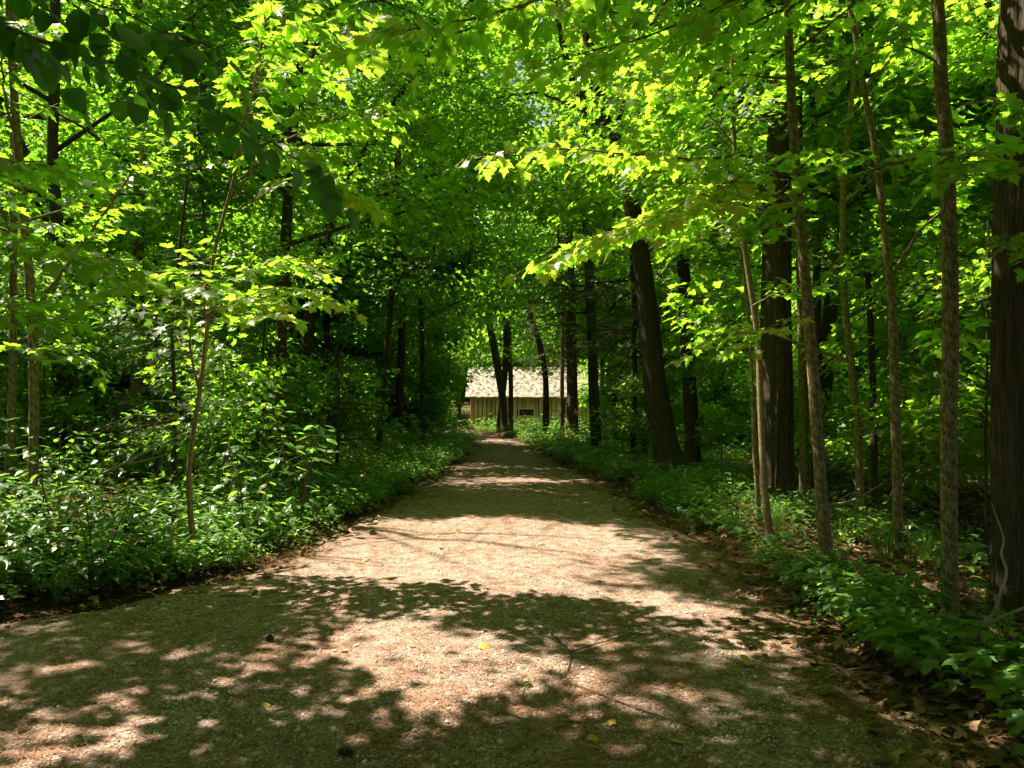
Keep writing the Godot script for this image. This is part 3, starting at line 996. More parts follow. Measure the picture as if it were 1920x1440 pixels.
func make_trees() -> void:
	var mid := spray("mid", "lobed", ["maple_mid", "maple_deep", "maple_sun"], 34, 0.115, 0.9, 0.55, 0.09, 0.6)
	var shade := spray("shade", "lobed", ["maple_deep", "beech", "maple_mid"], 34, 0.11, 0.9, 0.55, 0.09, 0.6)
	var far := spray("far", "bit", ["maple_mid", "maple_sun", "maple_deep"], 80, 0.15, 1.1, 0.7, 0.18, 0.7)
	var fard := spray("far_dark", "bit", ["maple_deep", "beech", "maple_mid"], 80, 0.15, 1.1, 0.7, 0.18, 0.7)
	var high := spray("high", "lobed", ["maple_mid", "maple_deep", "maple_sun"], 46, 0.15, 1.0, 0.6, 0.12, 0.45)
	var conifer := frond("conifer", ["needle", "needle_light"], 0.0)
	var thin := frond("thin_conifer", ["needle", "needle_light"], 0.5)

	# --- the near trees of the left bank
	var h := hero("maple_tree", "slim lichen spotted maple with a forked limb on the left bank", "tree", "the lichen spotted maple", [-4.98, 0.58, -8, 0.05, -4.97, 1.52, -8, 0.047, -5.01, 2.57, -8, 0.045, -5.09, 3.41, -8, 0.042, -5.19, 4.48, -8, 0.04, -5.28, 5.77, -8, 0.035], 12.0, "bark_maple", 12, {"step": 0.15})
	var L := []
	var w := Buf.new()
	var t: Node3D = h[0]
	var o := {"twigs": 18, "spread": 0.65}
	leafy_branch(t, "bark_smooth", L, [V(-4.98, 2.5, -8), V(-4.35, 3.2, -7.8), V(-3.6, 4.0, -7.5), V(-3.2, 4.6, -7.3)], 0.026, 0.115, {"twigs": 9, "spread": 0.5, "from": 0.3})
	leafy_branch(t, "bark_smooth", L, [V(-4.6, 2.9, -7.9), V(-4.2, 2.95, -7.0), V(-3.6, 2.75, -6.2), V(-3.1, 2.65, -5.8)], 0.014, 0.12, o)
	leafy_branch(t, "bark_smooth", L, [V(-5.05, 3.0, -8), V(-4.7, 3.4, -7.0), V(-4.1, 3.5, -6.2), V(-3.5, 3.35, -5.8)], 0.014, 0.12, o)
	leafy_branch(t, "bark_smooth", L, [V(-5.0, 2.3, -8), V(-4.7, 2.5, -7.2), V(-4.2, 2.35, -6.4), V(-3.8, 2.2, -6.1)], 0.012, 0.115, o)
	leafy_branch(t, "bark_smooth", L, [V(-5.15, 4.1, -8), V(-4.8, 4.6, -7.2), V(-4.2, 4.7, -6.4), V(-3.6, 4.5, -6.0)], 0.014, 0.12, o)
	leafy_branch(t, "bark_smooth", L, [V(-5.1, 3.6, -8), V(-5.2, 3.6, -7.2), V(-5.0, 3.3, -6.6)], 0.012, 0.115, {"twigs": 8, "spread": 0.5})
	leafy_branch(t, "bark_smooth", L, [V(-5.0, 1.9, -8), V(-4.5, 2.1, -7.5), V(-4.0, 2.0, -7.2)], 0.01, 0.11, {"twigs": 7, "spread": 0.5})
	hang_leaves(t, L, "maple", ["maple_mid", "maple_deep", "maple_mid"])
	crown_of(t, h[1], mid, 6.0, 12.0, 2.2, 9, 14, 1.0, "bark_smooth")

	h = hero("maple_sapling", "thin forked maple sapling leaning from the left verge with sunlit leaves", "sapling", "the sunlit forked sapling", [-2.98, 0.26, -7.2, 0.03, -3.02, 0.83, -7.2, 0.026, -2.97, 1.33, -7.2, 0.023, -2.92, 1.68, -7.2, 0.022, -2.86, 2.23, -7.2, 0.02, -2.8, 2.93, -7.2, 0.018, -2.61, 3.68, -7.2, 0.016, -2.41, 4.44, -7.1, 0.013], 6.2, "bark_smooth", 10, {"step": 0.1})
	t = h[0]
	L = []
	w = Buf.new()
	var low := []
	leafy_branch(t, "bark_smooth", low, [V(-2.92, 1.66, -7.2), V(-3.0, 1.95, -7.2), V(-2.97, 2.4, -7.1), V(-2.8, 2.8, -6.9)], 0.016, 0.115, {"twigs": 9, "spread": 0.55, "from": 0.45})
	for e in [V(-1.45, 2.38, -6.3), V(-1.85, 2.25, -6.15), V(-1.7, 2.75, -6.6), V(-2.5, 2.45, -6.2), V(-3.3, 2.5, -6.4)]:
		var s: Vector3 = V(-2.86, 2.35, -7.15)
		leafy_branch(t, "bark_smooth", low, [s, s.lerp(e, 0.5) + V(0, 0.18, 0), e], 0.010, 0.11, {"twigs": 11, "spread": 0.48, "from": 0.45})
	for e in [V(-1.15, 4.75, -6.3), V(-1.0, 4.0, -6.4), V(-1.25, 3.25, -6.3), V(-1.7, 3.6, -6.2), V(-1.7, 5.0, -6.3), V(-1.9, 4.25, -6.0)]:
		var s := V(-2.6, 3.2 + (e.y - 2.9) * 0.35, -7.15)
		leafy_branch(t, "bark_smooth", L, [s, s.lerp(e, 0.5) + V(0, 0.2, 0), e], 0.011, 0.115, {"twigs": 15, "spread": 0.55, "from": 0.45, "hang": 0.35})
	L.append_array(low)
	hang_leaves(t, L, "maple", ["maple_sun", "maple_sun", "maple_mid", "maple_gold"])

	h = hero("basswood_tree", "big leaved basswood reaching its drooping branch in from the left", "tree", "", [-4.5, 0.4, -2.3, 0.09, -4.4, 2.0, -2.3, 0.08, -4.35, 3.6, -2.25, 0.07], 9.0, "bark_maple", 10)
	t = h[0]
	L = []
	w = Buf.new()
	leafy_branch(t, "bark_smooth", L, [V(-4.36, 3.3, -2.27), V(-3.2, 3.45, -2.7), V(-2.2, 3.15, -3.1), V(-1.5, 2.95, -3.3), V(-0.9, 2.62, -3.4)], 0.02, 0.10, {"twigs": 24, "spread": 0.36, "from": 0.42, "hang": 0.8, "tilt": 0.55})
	leafy_branch(t, "bark_smooth", L, [V(-2.6, 3.3, -2.95), V(-1.9, 3.2, -2.9), V(-1.2, 2.98, -3.0)], 0.009, 0.098, {"twigs": 12, "spread": 0.3, "from": 0.25, "hang": 0.8, "tilt": 0.55})
	hang_leaves(t, L, "heart", ["basswood"])
	crown_of(t, h[1], high, 5.5, 9.0, 2.2, 7, 12, 1.0, "bark_smooth")

	for e in [
		["dark straight trunk standing close behind the lichen spotted maple", "the dark straight trunk", [-7.05, 1.06, -12, 0.097, -7.08, 2.48, -12, 0.09, -7.08, 3.81, -12, 0.09, -7.21, 5.32, -12, 0.082, -7.18, 6.84, -12, 0.075], "bark_dark"],
		["dark trunk bending outward at the far left behind the straight one", "", [-7.72, 1.46, -13.5, 0.118, -7.9, 3.34, -13.5, 0.11, -8.08, 4.47, -13.5, 0.101, -8.52, 5.69, -13.5, 0.101, -9.05, 6.83, -13.5, 0.093], "bark_dark"],
		["straight grey brown trunk left of the small hemlock", "the straight grey brown trunk", [-6.81, 1.17, -14, 0.114, -6.83, 3.01, -14, 0.105, -6.81, 5.94, -14, 0.096], "bark_maple"],
		["reddish trunk lit by the sun low down, behind the forked sapling", "the reddish sunlit trunk", [-4.2, 1.07, -14, 0.114, -4.2, 2.82, -14, 0.105, -4.11, 4.96, -14, 0.096, -4.02, 6.43, -14, 0.087], "bark_furrow"],
		["dark tree leaning out over the lane from the left with bare limbs", "the dark tree leaning over the lane", [-4.59, 1.07, -17, 0.138, -4.43, 3.79, -17, 0.127, -3.97, 5.69, -17, 0.117, -3.2, 7.23, -17, 0.095, -2.37, 8.55, -17, 0.074, -1.54, 9.62, -17, 0.06], "bark_dark"],
		["slightly leaning slim trunk in the shade by the lane's left edge", "the slim leaning trunk", [-3.09, 0.92, -18, 0.073, -2.92, 2.91, -18, 0.067, -2.75, 4.92, -18, 0.062, -2.68, 6.3, -18, 0.056], "bark_dark"],
		["thin upright trunk just left of the cabin sight line", "the thin upright trunk", [-2.56, 0.92, -22, 0.069, -2.58, 3.21, -22, 0.069, -2.63, 5.66, -22, 0.055], "bark_dark"],
	]:
		h = hero("forest_tree", e[0], "tree", e[1], e[2], 15.0 + R(-1, 3), e[3], 12, {"step": 0.4})
		var bent: bool = e[1] == "the dark tree leaning over the lane"
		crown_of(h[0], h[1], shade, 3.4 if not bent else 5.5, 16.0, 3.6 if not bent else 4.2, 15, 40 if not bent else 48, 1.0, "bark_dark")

	h = hero("hemlock_sapling", "small sparse hemlock with bare twigs beside the forked sapling", "sapling", "", [-4.18, 0.45, -9.5, 0.035, -4.17, 1.6, -9.5, 0.028, -4.2, 2.6, -9.5, 0.018], 4.2, "bark_dark", 8, {"step": 0.15})
	bare_sticks(h[0], h[1], 0.9, 2.4, 12, 0.8, "dead_wood")
	crown_of(h[0], h[1], thin, 1.3, 4.2, 1.0, 16, 3, 0.8, "bark_dark", 99.0, {"cone": true, "conifer": true, "rise": -0.1, "fill": false})

	for e in [["feathery young hemlock under the straight grey brown trunk", -4.9, 10.6, 3.4], ["feathery young hemlock between the forked sapling and reddish trunk", -3.7, 11.4, 2.8], ["feathery young hemlock at the far left behind the lichen spotted maple", -6.3, 11.6, 3.6], ["feathery low hemlock by the left edge ahead of the leaning dark tree", -3.0, 13.2, 2.4]]:
		h = hero("hemlock_sapling", e[0], "sapling", "", [e[1], 0.4, -e[2], 0.03, e[1] + 0.03, 1.5, -e[2], 0.024, e[1], 2.2, -e[2], 0.016], e[3], "bark_dark", 8, {"step": 0.2})
		crown_of(h[0], h[1], thin, 0.7, e[3], 1.1, 22, 3, 0.85, "bark_dark", 99.0, {"cone": true, "conifer": true, "rise": -0.1, "fill": false})
	# --- the right side
	h = hero("maple_tree", "massive furrowed trunk at the right edge of the lane side", "tree", "the massive furrowed trunk", [3.85, -0.38, -5.8, 0.25, 3.83, 0.26, -5.8, 0.205, 3.83, 1.38, -5.8, 0.195, 3.85, 2.59, -5.8, 0.195, 3.89, 3.81, -5.8, 0.188, 3.92, 4.62, -5.8, 0.181], 17.0, "bark_furrow", 96, {"step": 0.035, "furrow": 0.10, "rough": 0.06})
	t = h[0]
	L = []
	w = Buf.new()
	leafy_branch(t, "bark_smooth", L, [V(3.9, 5.3, -5.7), V(2.4, 4.9, -5.2), V(1.0, 4.35, -4.8), V(0.0, 3.95, -4.6), V(-0.7, 3.75, -4.5)], 0.035, 0.12, {"twigs": 36, "spread": 0.65, "from": 0.4, "hang": 0.35})
	leafy_branch(t, "bark_smooth", L, [V(2.2, 4.8, -5.15), V(1.5, 4.3, -5.2), V(0.7, 4.0, -5.2), V(0.2, 3.85, -5.1)], 0.014, 0.12, {"twigs": 18, "spread": 0.55, "from": 0.2})
	leafy_branch(t, "bark_smooth", L, [V(2.9, 5.0, -5.4), V(2.1, 4.5, -5.6), V(1.4, 4.35, -5.9), V(0.9, 4.3, -6.0)], 0.014, 0.115, {"twigs": 18, "spread": 0.6, "from": 0.2})
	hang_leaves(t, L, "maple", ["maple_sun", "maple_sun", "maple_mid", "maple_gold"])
	crown_of(t, h[1], high, 6.5, 17.0, 4.0, 12, 16, 1.0, "bark_furrow")

	h = hero("maple_tree", "mossy straight slim trunk standing in front of the massive one", "tree", "the mossy straight slim trunk", [3.12, -0.22, -5.5, 0.064, 3.12, 0.44, -5.5, 0.057, 3.12, 1.39, -5.5, 0.055, 3.14, 2.15, -5.5, 0.055, 3.13, 3.23, -5.5, 0.048, 3.09, 3.89, -5.5, 0.045, 3.07, 4.47, -5.5, 0.041], 11.0, "bark_maple", 20, {"step": 0.06, "rough": 0.16})
	t = h[0]
	L = []
	w = Buf.new()
	o = {"twigs": 8, "spread": 0.45, "from": 0.3}
	leafy_branch(t, "bark_smooth", L, [V(3.1, 3.36, -5.5), V(2.65, 3.27, -5.6), V(2.2, 3.1, -5.85), V(1.9, 2.95, -6.0)], 0.014, 0.11, {"twigs": 7, "spread": 0.4, "from": 0.6})
	leafy_branch(t, "bark_smooth", L, [V(3.13, 3.7, -5.5), V(3.35, 3.6, -5.2), V(3.5, 3.35, -5.0)], 0.010, 0.11, o)
	leafy_branch(t, "bark_smooth", L, [V(3.13, 3.2, -5.5), V(3.0, 3.2, -5.0), V(2.75, 3.0, -4.8)], 0.010, 0.115, o)
	leafy_branch(t, "bark_smooth", L, [V(3.13, 2.6, -5.5), V(3.35, 2.65, -5.2), V(3.45, 2.5, -4.95)], 0.009, 0.11, o)
	leafy_branch(t, "bark_smooth", L, [V(3.1, 4.0, -5.5), V(2.7, 4.1, -5.4), V(2.3, 3.9, -5.3)], 0.010, 0.115, o)
	leafy_branch(t, "bark_smooth", L, [V(3.13, 2.1, -5.5), V(3.3, 2.15, -5.9), V(3.6, 2.0, -6.2)], 0.008, 0.11, {"twigs": 6, "spread": 0.4, "from": 0.3})
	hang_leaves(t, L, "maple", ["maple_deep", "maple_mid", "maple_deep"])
	crown_of(t, h[1], high, 5.6, 11.0, 2.4, 9, 12, 1.0, "bark_smooth")

	h = hero("maple_tree", "pale gently curved young trunk rising from the right verge plants", "tree", "the pale curved young trunk", [2.66, -0.01, -6.5, 0.063, 2.61, 0.77, -6.5, 0.053, 2.56, 1.62, -6.5, 0.049, 2.52, 2.16, -6.5, 0.049, 2.45, 3.03, -6.5, 0.043, 2.4, 3.71, -6.5, 0.039, 2.37, 4.39, -6.5, 0.037, 2.36, 4.99, -6.5, 0.034], 10.0, "bark_maple", 20, {"step": 0.06, "rough": 0.14})
	t = h[0]
	L = []
	w = Buf.new()
	leafy_branch(t, "bark_smooth", L, [V(2.4, 3.62, -6.5), V(1.9, 3.6, -6.35), V(1.38, 3.54, -6.2), V(0.38, 3.55, -6.0), V(-0.24, 3.42, -5.8)], 0.018, 0.115, {"twigs": 20, "spread": 0.5, "from": 0.15, "hang": 0.5})
	leafy_branch(t, "bark_smooth", L, [V(2.45, 3.1, -6.5), V(1.7, 3.2, -6.3), V(0.9, 2.95, -6.1), V(0.3, 2.66, -6.0)], 0.014, 0.115, {"twigs": 26, "spread": 0.6, "from": 0.15, "hang": 0.3})
	leafy_branch(t, "bark_smooth", L, [V(2.45, 3.2, -6.5), V(1.8, 3.3, -6.0), V(1.2, 3.0, -5.7), V(0.75, 2.75, -5.7)], 0.012, 0.115, {"twigs": 20, "spread": 0.55, "from": 0.2, "hang": 0.3})
	leafy_branch(t, "bark_smooth", L, [V(2.44, 3.3, -6.5), V(1.9, 3.35, -6.8), V(1.3, 3.2, -6.9), V(0.8, 3.0, -6.9)], 0.012, 0.115, {"twigs": 20, "spread": 0.55, "from": 0.2, "hang": 0.3})
	leafy_branch(t, "bark_smooth", L, [V(2.5, 2.3, -6.5), V(2.15, 2.2, -6.2), V(1.75, 2.0, -6.0)], 0.008, 0.10, {"twigs": 6, "spread": 0.35, "from": 0.35})
	leafy_branch(t, "bark_smooth", L, [V(2.37, 4.5, -6.5), V(2.8, 4.8, -6.2), V(3.3, 5.0, -6.0)], 0.012, 0.11, {"twigs": 8, "spread": 0.45, "from": 0.3})
	leafy_branch(t, "bark_smooth", L, [V(2.37, 4.3, -6.5), V(1.8, 4.4, -6.6), V(1.2, 4.4, -6.8)], 0.012, 0.11, {"twigs": 9, "spread": 0.5, "from": 0.25})
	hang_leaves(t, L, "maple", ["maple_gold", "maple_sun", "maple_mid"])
	crown_of(t, h[1], high, 5.6, 10.0, 2.2, 8, 12, 1.0, "bark_smooth")

	h = hero("maple_sapling", "thin sunlit crooked sapling between the pale trunk and the shaggy one", "sapling", "the thin sunlit crooked sapling", [2.83, 0.16, -8.5, 0.045, 2.78, 0.69, -8.5, 0.038, 2.75, 1.45, -8.5, 0.037, 2.72, 2.22, -8.5, 0.034, 2.61, 3.05, -8.5, 0.032, 2.52, 3.7, -8.5, 0.027, 2.47, 4.54, -8.5, 0.021], 6.5, "bark_smooth", 12, {"step": 0.08, "rough": 0.16})
	t = h[0]
	L = []
	w = Buf.new()
	leafy_branch(t, "bark_smooth", L, [V(2.65, 2.6, -8.5), V(2.9, 2.75, -8.2), V(3.2, 2.75, -8.0)], 0.008, 0.11, {"twigs": 6, "spread": 0.4, "from": 0.3})
	leafy_branch(t, "bark_smooth", L, [V(2.7, 2.2, -8.5), V(2.3, 2.3, -8.2), V(1.8, 2.05, -8.0)], 0.008, 0.105, {"twigs": 8, "spread": 0.45, "from": 0.3})
	leafy_branch(t, "bark_smooth", L, [V(2.55, 3.4, -8.5), V(2.2, 3.7, -8.2), V(1.7, 3.6, -8.0)], 0.009, 0.11, {"twigs": 9, "spread": 0.5, "from": 0.3})
	leafy_branch(t, "bark_smooth", L, [V(2.47, 4.4, -8.5), V(2.0, 4.8, -8.3), V(1.5, 4.8, -8.1)], 0.009, 0.11, {"twigs": 9, "spread": 0.5, "from": 0.2})
	leafy_branch(t, "bark_smooth", L, [V(2.47, 4.5, -8.5), V(2.9, 5.0, -8.3), V(3.4, 5.1, -8.1)], 0.009, 0.11, {"twigs": 9, "spread": 0.5, "from": 0.2})
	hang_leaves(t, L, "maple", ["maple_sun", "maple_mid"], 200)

	h = hero("maple_sapling", "thinnest grey sapling beside the sunlit crooked one", "sapling", "", [3.03, 0.39, -9.5, 0.032, 2.99, 0.98, -9.5, 0.03, 2.98, 1.5, -9.5, 0.024, 2.93, 2.56, -9.5, 0.024, 2.84, 3.35, -9.5, 0.018], 5.5, "bark_maple", 8, {"step": 0.12})
	crown_of(h[0], h[1], mid, 2.4, 5.5, 1.0, 6, 6, 0.8, "bark_smooth", 9.0)

	h = hero("old_maple_tree", "thick shaggy barked dark trunk standing back on the right", "tree", "the thick shaggy trunk", [3.94, 0.01, -11.5, 0.30, 3.96, 0.69, -11.5, 0.25, 3.95, 1.96, -11.5, 0.24, 3.96, 3.56, -11.5, 0.215, 4.01, 5.17, -11.5, 0.187, 4.06, 6.14, -11.5, 0.172, 4.1, 7.6, -11.5, 0.144], 18.0, "bark_dark", 64, {"step": 0.06, "furrow": 0.13, "rough": 0.10})
	bare_sticks(h[0], h[1], 2.5, 5.5, 9, 0.9, "dead_wood")
	crown_of(h[0], h[1], high, 5.5, 18.0, 4.0, 14, 18, 1.0, "bark_dark")

	h = hero("maple_tree", "slim dark trunk forking above head height behind the mossy trunk", "tree", "the slim forking trunk", [3.76, -0.28, -7.5, 0.055, 3.75, 0.64, -7.5, 0.047, 3.73, 1.83, -7.5, 0.044, 3.71, 2.56, -7.5, 0.042, 3.66, 3.05, -7.5, 0.036, 3.56, 4.03, -7.5, 0.03, 3.43, 4.77, -7.5, 0.028, 3.35, 5.3, -7.5, 0.026], 9.0, "bark_maple", 14, {"step": 0.08, "rough": 0.12})
	t = h[0]
	w = Buf.new()
	L = []
	leafy_branch(t, "bark_smooth", L, [V(3.7, 2.75, -7.5), V(3.95, 3.2, -7.45), V(4.3, 3.6, -7.3), V(4.7, 4.2, -7.2)], 0.022, 0.11, {"twigs": 11, "spread": 0.55, "from": 0.35})
	leafy_branch(t, "bark_smooth", L, [V(3.6, 3.7, -7.5), V(3.2, 3.9, -7.3), V(2.8, 3.85, -7.2)], 0.010, 0.11, {"twigs": 8, "spread": 0.45, "from": 0.3})
	leafy_branch(t, "bark_smooth", L, [V(3.73, 2.0, -7.5), V(4.1, 2.15, -7.3), V(4.5, 2.05, -7.1)], 0.008, 0.11, {"twigs": 7, "spread": 0.45, "from": 0.3})
	leafy_branch(t, "bark_smooth", L, [V(3.45, 4.6, -7.5), V(3.8, 5.0, -7.3), V(4.3, 5.1, -7.1)], 0.010, 0.11, {"twigs": 9, "spread": 0.5, "from": 0.3})
	hang_leaves(t, L, "maple", ["maple_mid", "maple_deep"], 200)
	crown_of(t, h[1], mid, 5.5, 9.0, 1.9, 7, 10, 1.0, "bark_smooth")

	h = hero("leaning_tree", "large dark tree leaning over the lane from the right, forked high up", "tree", "the large leaning tree", [3.03, -0.05, -14.5, 0.34, 2.91, 0.65, -14.5, 0.255, 2.73, 1.65, -14.5, 0.226, 2.58, 3.06, -14.5, 0.199, 2.42, 4.38, -14.5, 0.172, 2.2, 5.49, -14.5, 0.163, 1.82, 6.61, -14.5, 0.145, 1.6, 7.42, -14.5, 0.118, 1.42, 8.55, -14.5, 0.1], 17.0, "bark_dark", 40, {"step": 0.1, "furrow": 0.09, "rough": 0.08})
	w = Buf.new()
	t = h[0]
	var fork := []
	for q in [Vector4(1.95, 6.2, -14.5, 0.11), Vector4(1.5, 6.9, -14.4, 0.09), Vector4(1.1, 7.6, -14.2, 0.07), Vector4(0.8, 8.8, -14.0, 0.05), Vector4(0.5, 11.0, -13.8, 0.02)]:
		fork.append(q - Vector4(t.position.x, t.position.y, t.position.z, 0))
	tube(w, resample(fork, 0.2), 12, 0.08)
	part("limb", commit([w], [M.bark_dark]), t)
	crown_of(t, h[1], shade, 6.0, 17.0, 4.4, 17, 46, 1.1, "bark_dark")

	for e in [
		["slender grey trunk right beside the shaggy one", "", [4.93, -0.11, -13, 0.081, 4.92, 2.01, -13, 0.073, 4.88, 3.82, -13, 0.065], "bark_maple"],
		["dark straight trunk just past the pale curved young one", "the dark trunk past the pale one", [5.53, -0.09, -14, 0.079, 5.53, 1.84, -14, 0.079, 5.57, 3.99, -14, 0.07], "bark_dark"],
		["thick dark trunk tilting to the right, well behind the pale young trunk", "the thick tilted trunk", [6.83, 0.6, -17, 0.18, 6.94, 2.25, -17, 0.17, 7.09, 3.79, -17, 0.149, 7.4, 5.33, -17, 0.127, 7.58, 6.88, -17, 0.106], "bark_dark"],
		["sturdy dark trunk directly behind the foot of the large leaning tree", "the sturdy dark trunk", [4.02, -0.28, -17, 0.18, 3.96, 1.19, -17, 0.159, 3.86, 3.08, -17, 0.149, 3.79, 5.09, -17, 0.138], "bark_dark"],
		["thin straight pole of a tree between the forking and pale trunks", "", [5.65, 0.3, -12, 0.052, 5.63, 1.98, -12, 0.045, 5.57, 3.48, -12, 0.045], "bark_dark"],
		["dark trunk seen high up beside the massive furrowed one", "", [8.6, -0.2, -13, 0.20, 8.4, 3.2, -13, 0.18, 8.19, 6.91, -13, 0.165, 8.09, 7.55, -13, 0.162], "bark_dark"],
	]:
		h = hero("forest_tree", e[0], "tree", e[1], e[2], 15.0 + R(-1, 3), e[3], 14, {"step": 0.3})
		crown_of(h[0], h[1], mid, 4.2, 16.0, 3.6, 15, 40, 1.0, "bark_dark")
	h = hero("maple_sapling", "wispy stem in front of the massive furrowed trunk's shaded side", "sapling", "", [4.93, -0.47, -8, 0.02, 4.92, 0.3, -8, 0.02, 4.92, 1.02, -8, 0.017, 4.94, 1.85, -8, 0.015], 3.4, "bark_dark", 7, {"step": 0.15})
	crown_of(h[0], h[1], mid, 1.2, 3.4, 0.8, 5, 4, 0.7, "bark_smooth", 9.0, {"fill": false})

	for e in [
		["tall dark spruce with bare drooping lower branches right of the lane", "the tall bare spruce", [2.44, -0.15, -22, 0.165, 2.33, 1.98, -22, 0.151, 2.25, 4.43, -22, 0.137, 2.14, 6.89, -22, 0.124, 2.1, 8.73, -22, 0.11], "bark_dark", 3.4],
		["reddish barked spruce by the bright bush near the cabin", "the reddish spruce", [2.21, -0.24, -28, 0.21, 2.19, 2.09, -28, 0.201, 2.14, 4.42, -28, 0.192, 2.1, 7.35, -28, 0.157], "bark_pine", 3.0],
		["thin pale stem right in front of the reddish spruce", "", [1.76, -0.17, -27, 0.084, 1.76, 2.45, -27, 0.075, 1.8, 5.07, -27, 0.06], "bark_maple", 4.0],
		["thin spruce between the bare spruce and the leaning tree", "", [2.9, 0.0, -18.5, 0.067, 2.95, 2.16, -18.5, 0.067, 2.93, 3.92, -18.5, 0.056], "bark_dark", 2.6],
		["second slim spruce behind the foot of the leaning tree", "", [3.55, 0.0, -20.5, 0.062, 3.5, 1.67, -20.5, 0.062, 3.4, 3.06, -20.5, 0.05], "bark_dark", 2.8],
	]:
		h = hero("spruce_tree", e[0], "tree", e[1], e[2], 14.0 + R(-1, 3), e[3], 14, {"step": 0.3})
		bare_sticks(h[0], h[1], 1.0, e[4] + 1.5, 22, 1.3, "twig")
		crown_of(h[0], h[1], conifer, e[4], 14.5, 1.9, 46, 4, 0.9, "bark_dark", 9.0, {"cone": true, "conifer": true, "rise": -0.18, "sag": -0.2})
	h = hero("forest_tree", "dark stem bowing to the left before the cabin's right half", "tree", "", [1.42, -0.16, -33, 0.144, 1.46, 1.26, -33, 0.144, 1.42, 2.63, -33, 0.124, 1.15, 4.01, -33, 0.124, 0.73, 5.39, -33, 0.103], 12.0, "bark_dark", 10)
	crown_of(h[0], h[1], fard, 5.0, 13.0, 3.0, 12, 30, 1.1, "bark_dark")
	# three stems from one stool before the cabin
	h = hero("triple_stem_tree", "dark tree of three stems standing right before the cabin wall", "tree", "the three stemmed tree", [-0.42, -0.39, -43, 0.22, -0.51, 1.46, -43, 0.21, -0.84, 3.54, -43, 0.215, -1.19, 5.34, -43, 0.2, -1.55, 6.83, -43, 0.188], 16.0, "bark_dark", 12)
	t = h[0]
	for st in [[-0.8, -0.5, -43.3, 0.17, -0.45, 2.36, -43.3, 0.16, -0.3, 4.76, -43.3, 0.2, -0.36, 7.17, -43.3, 0.18, -0.2, 15.0, -43.5, 0.05], [-0.06, -0.5, -43.1, 0.14, -0.06, 2.35, -43.1, 0.13, -0.15, 4.75, -43.1, 0.135, -0.09, 7.15, -43.1, 0.13, 0.4, 14.0, -43.0, 0.04]]:
		w = Buf.new()
		tube(w, resample(v4(st).map(func(q): return q - Vector4(t.position.x, t.position.y, t.position.z, 0)), 0.5), 12, 0.06)
		part("stem", commit([w], [M.bark_dark]), t)
	crown_of(t, h[1], far, 8.5, 17.0, 5.0, 15, 46, 1.2, "bark_dark")

	# --- the rest of the forest
	var placed := []
	for c in crowns: placed.append(Vector2(c.node.position.x, c.node.position.z))
	var list := []
	var kinds := {"young": 105, "grown": 48, "spruce": 20, "sapling": 85}
	for kind in kinds:
		var left: int = kinds[kind]
		var tries := 0
		while left > 0 and tries < 9000:
			tries += 1
			var d := R({"young": 9.5, "sapling": 8.5}.get(kind, 16.0), 40.0 if kind == "sapling" else 58.0)
			var x := R(-0.74, 0.74) * d * 1.05
			if kind == "young" and tries <= FIXED.size():
				x = FIXED[tries - 1][0]
				d = FIXED[tries - 1][1]
			if kind == "grown" and tries <= 13:
				x = [-3.6, -3.9, -4.6, 4.0, 4.6, 5.6, -3.4, 3.9, 3.3, -2.9, 2.9, -2.6, 3.6][tries - 1]
				d = [25.0, 33.0, 41.0, 30.0, 38.0, 44.0, 20.5, 25.0, 19.5, 29.0, 23.0, 24.0, 34.0][tries - 1]
			if on_road(x, -d, 1.3): continue
			if d < 54.0 and x > -0.075 * d - 0.4 and x < 0.085 * d + 0.3: continue
			if d > 50.0 and d < 63.0 and x > -5.0 and x < 8.5: continue
			if kind == "young" and d < 13.0 and absf(x) < 4.5: continue
			if kind == "sapling" and d < 12.5 and x > 0.0 and x < 5.0: continue
			var near := false
			for p in placed:
				if p.distance_to(Vector2(x, -d)) < (1.3 if kind == "young" else 2.0): near = true
			if near and kind != "sapling": continue
			placed.append(Vector2(x, -d))
			left -= 1
			var g := land(x, -d)
			var r: float = {"young": R(0.03, 0.06), "grown": R(0.09, 0.16), "spruce": R(0.06, 0.12), "sapling": R(0.012, 0.022)}[kind]
			var lx := R(-0.05, 0.05)
			var pts := [x, g - 0.05, -d, r, x + lx * 1.5 + R(-0.05, 0.05), g + 1.5, -d, r * 0.9, x + lx * 3.0 + R(-0.1, 0.1), g + 3.0, -d, r * 0.82, x + lx * 4.5, g + 4.5, -d, r * 0.72]
			if kind == "sapling": pts = [x, g - 0.05, -d, r, x + lx, g + 0.8, -d, r * 0.8, x + lx * 2.0, g + 1.5, -d, r * 0.6]
			var is_far := d > 20.0
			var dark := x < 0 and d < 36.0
			var called: String = {"young": "young_maple", "grown": "forest_tree", "spruce": "spruce_tree", "sapling": "maple_sapling"}[kind]
			var t2 := thing(called, "", "tree", Vector3.ZERO, {"young": "young maples of the understory", "grown": "tall trees of the forest", "spruce": "spruces among the maples", "sapling": "small saplings of the understory"}[kind])
			var mat: String = "bark_dark" if kind in ["grown", "spruce"] else "bark_maple"
			var top: float = {"young": R(6.0, 9.5), "grown": R(15.0, 20.0), "spruce": R(11.0, 16.0), "sapling": R(1.6, 3.6)}[kind]
			var line := trunk_of(t2, pts, g + top, mat, 8, {"step": 0.8, "rough": 0.0})
			var mesh: ArrayMesh = (fard if dark else far) if is_far else (shade if dark else mid)
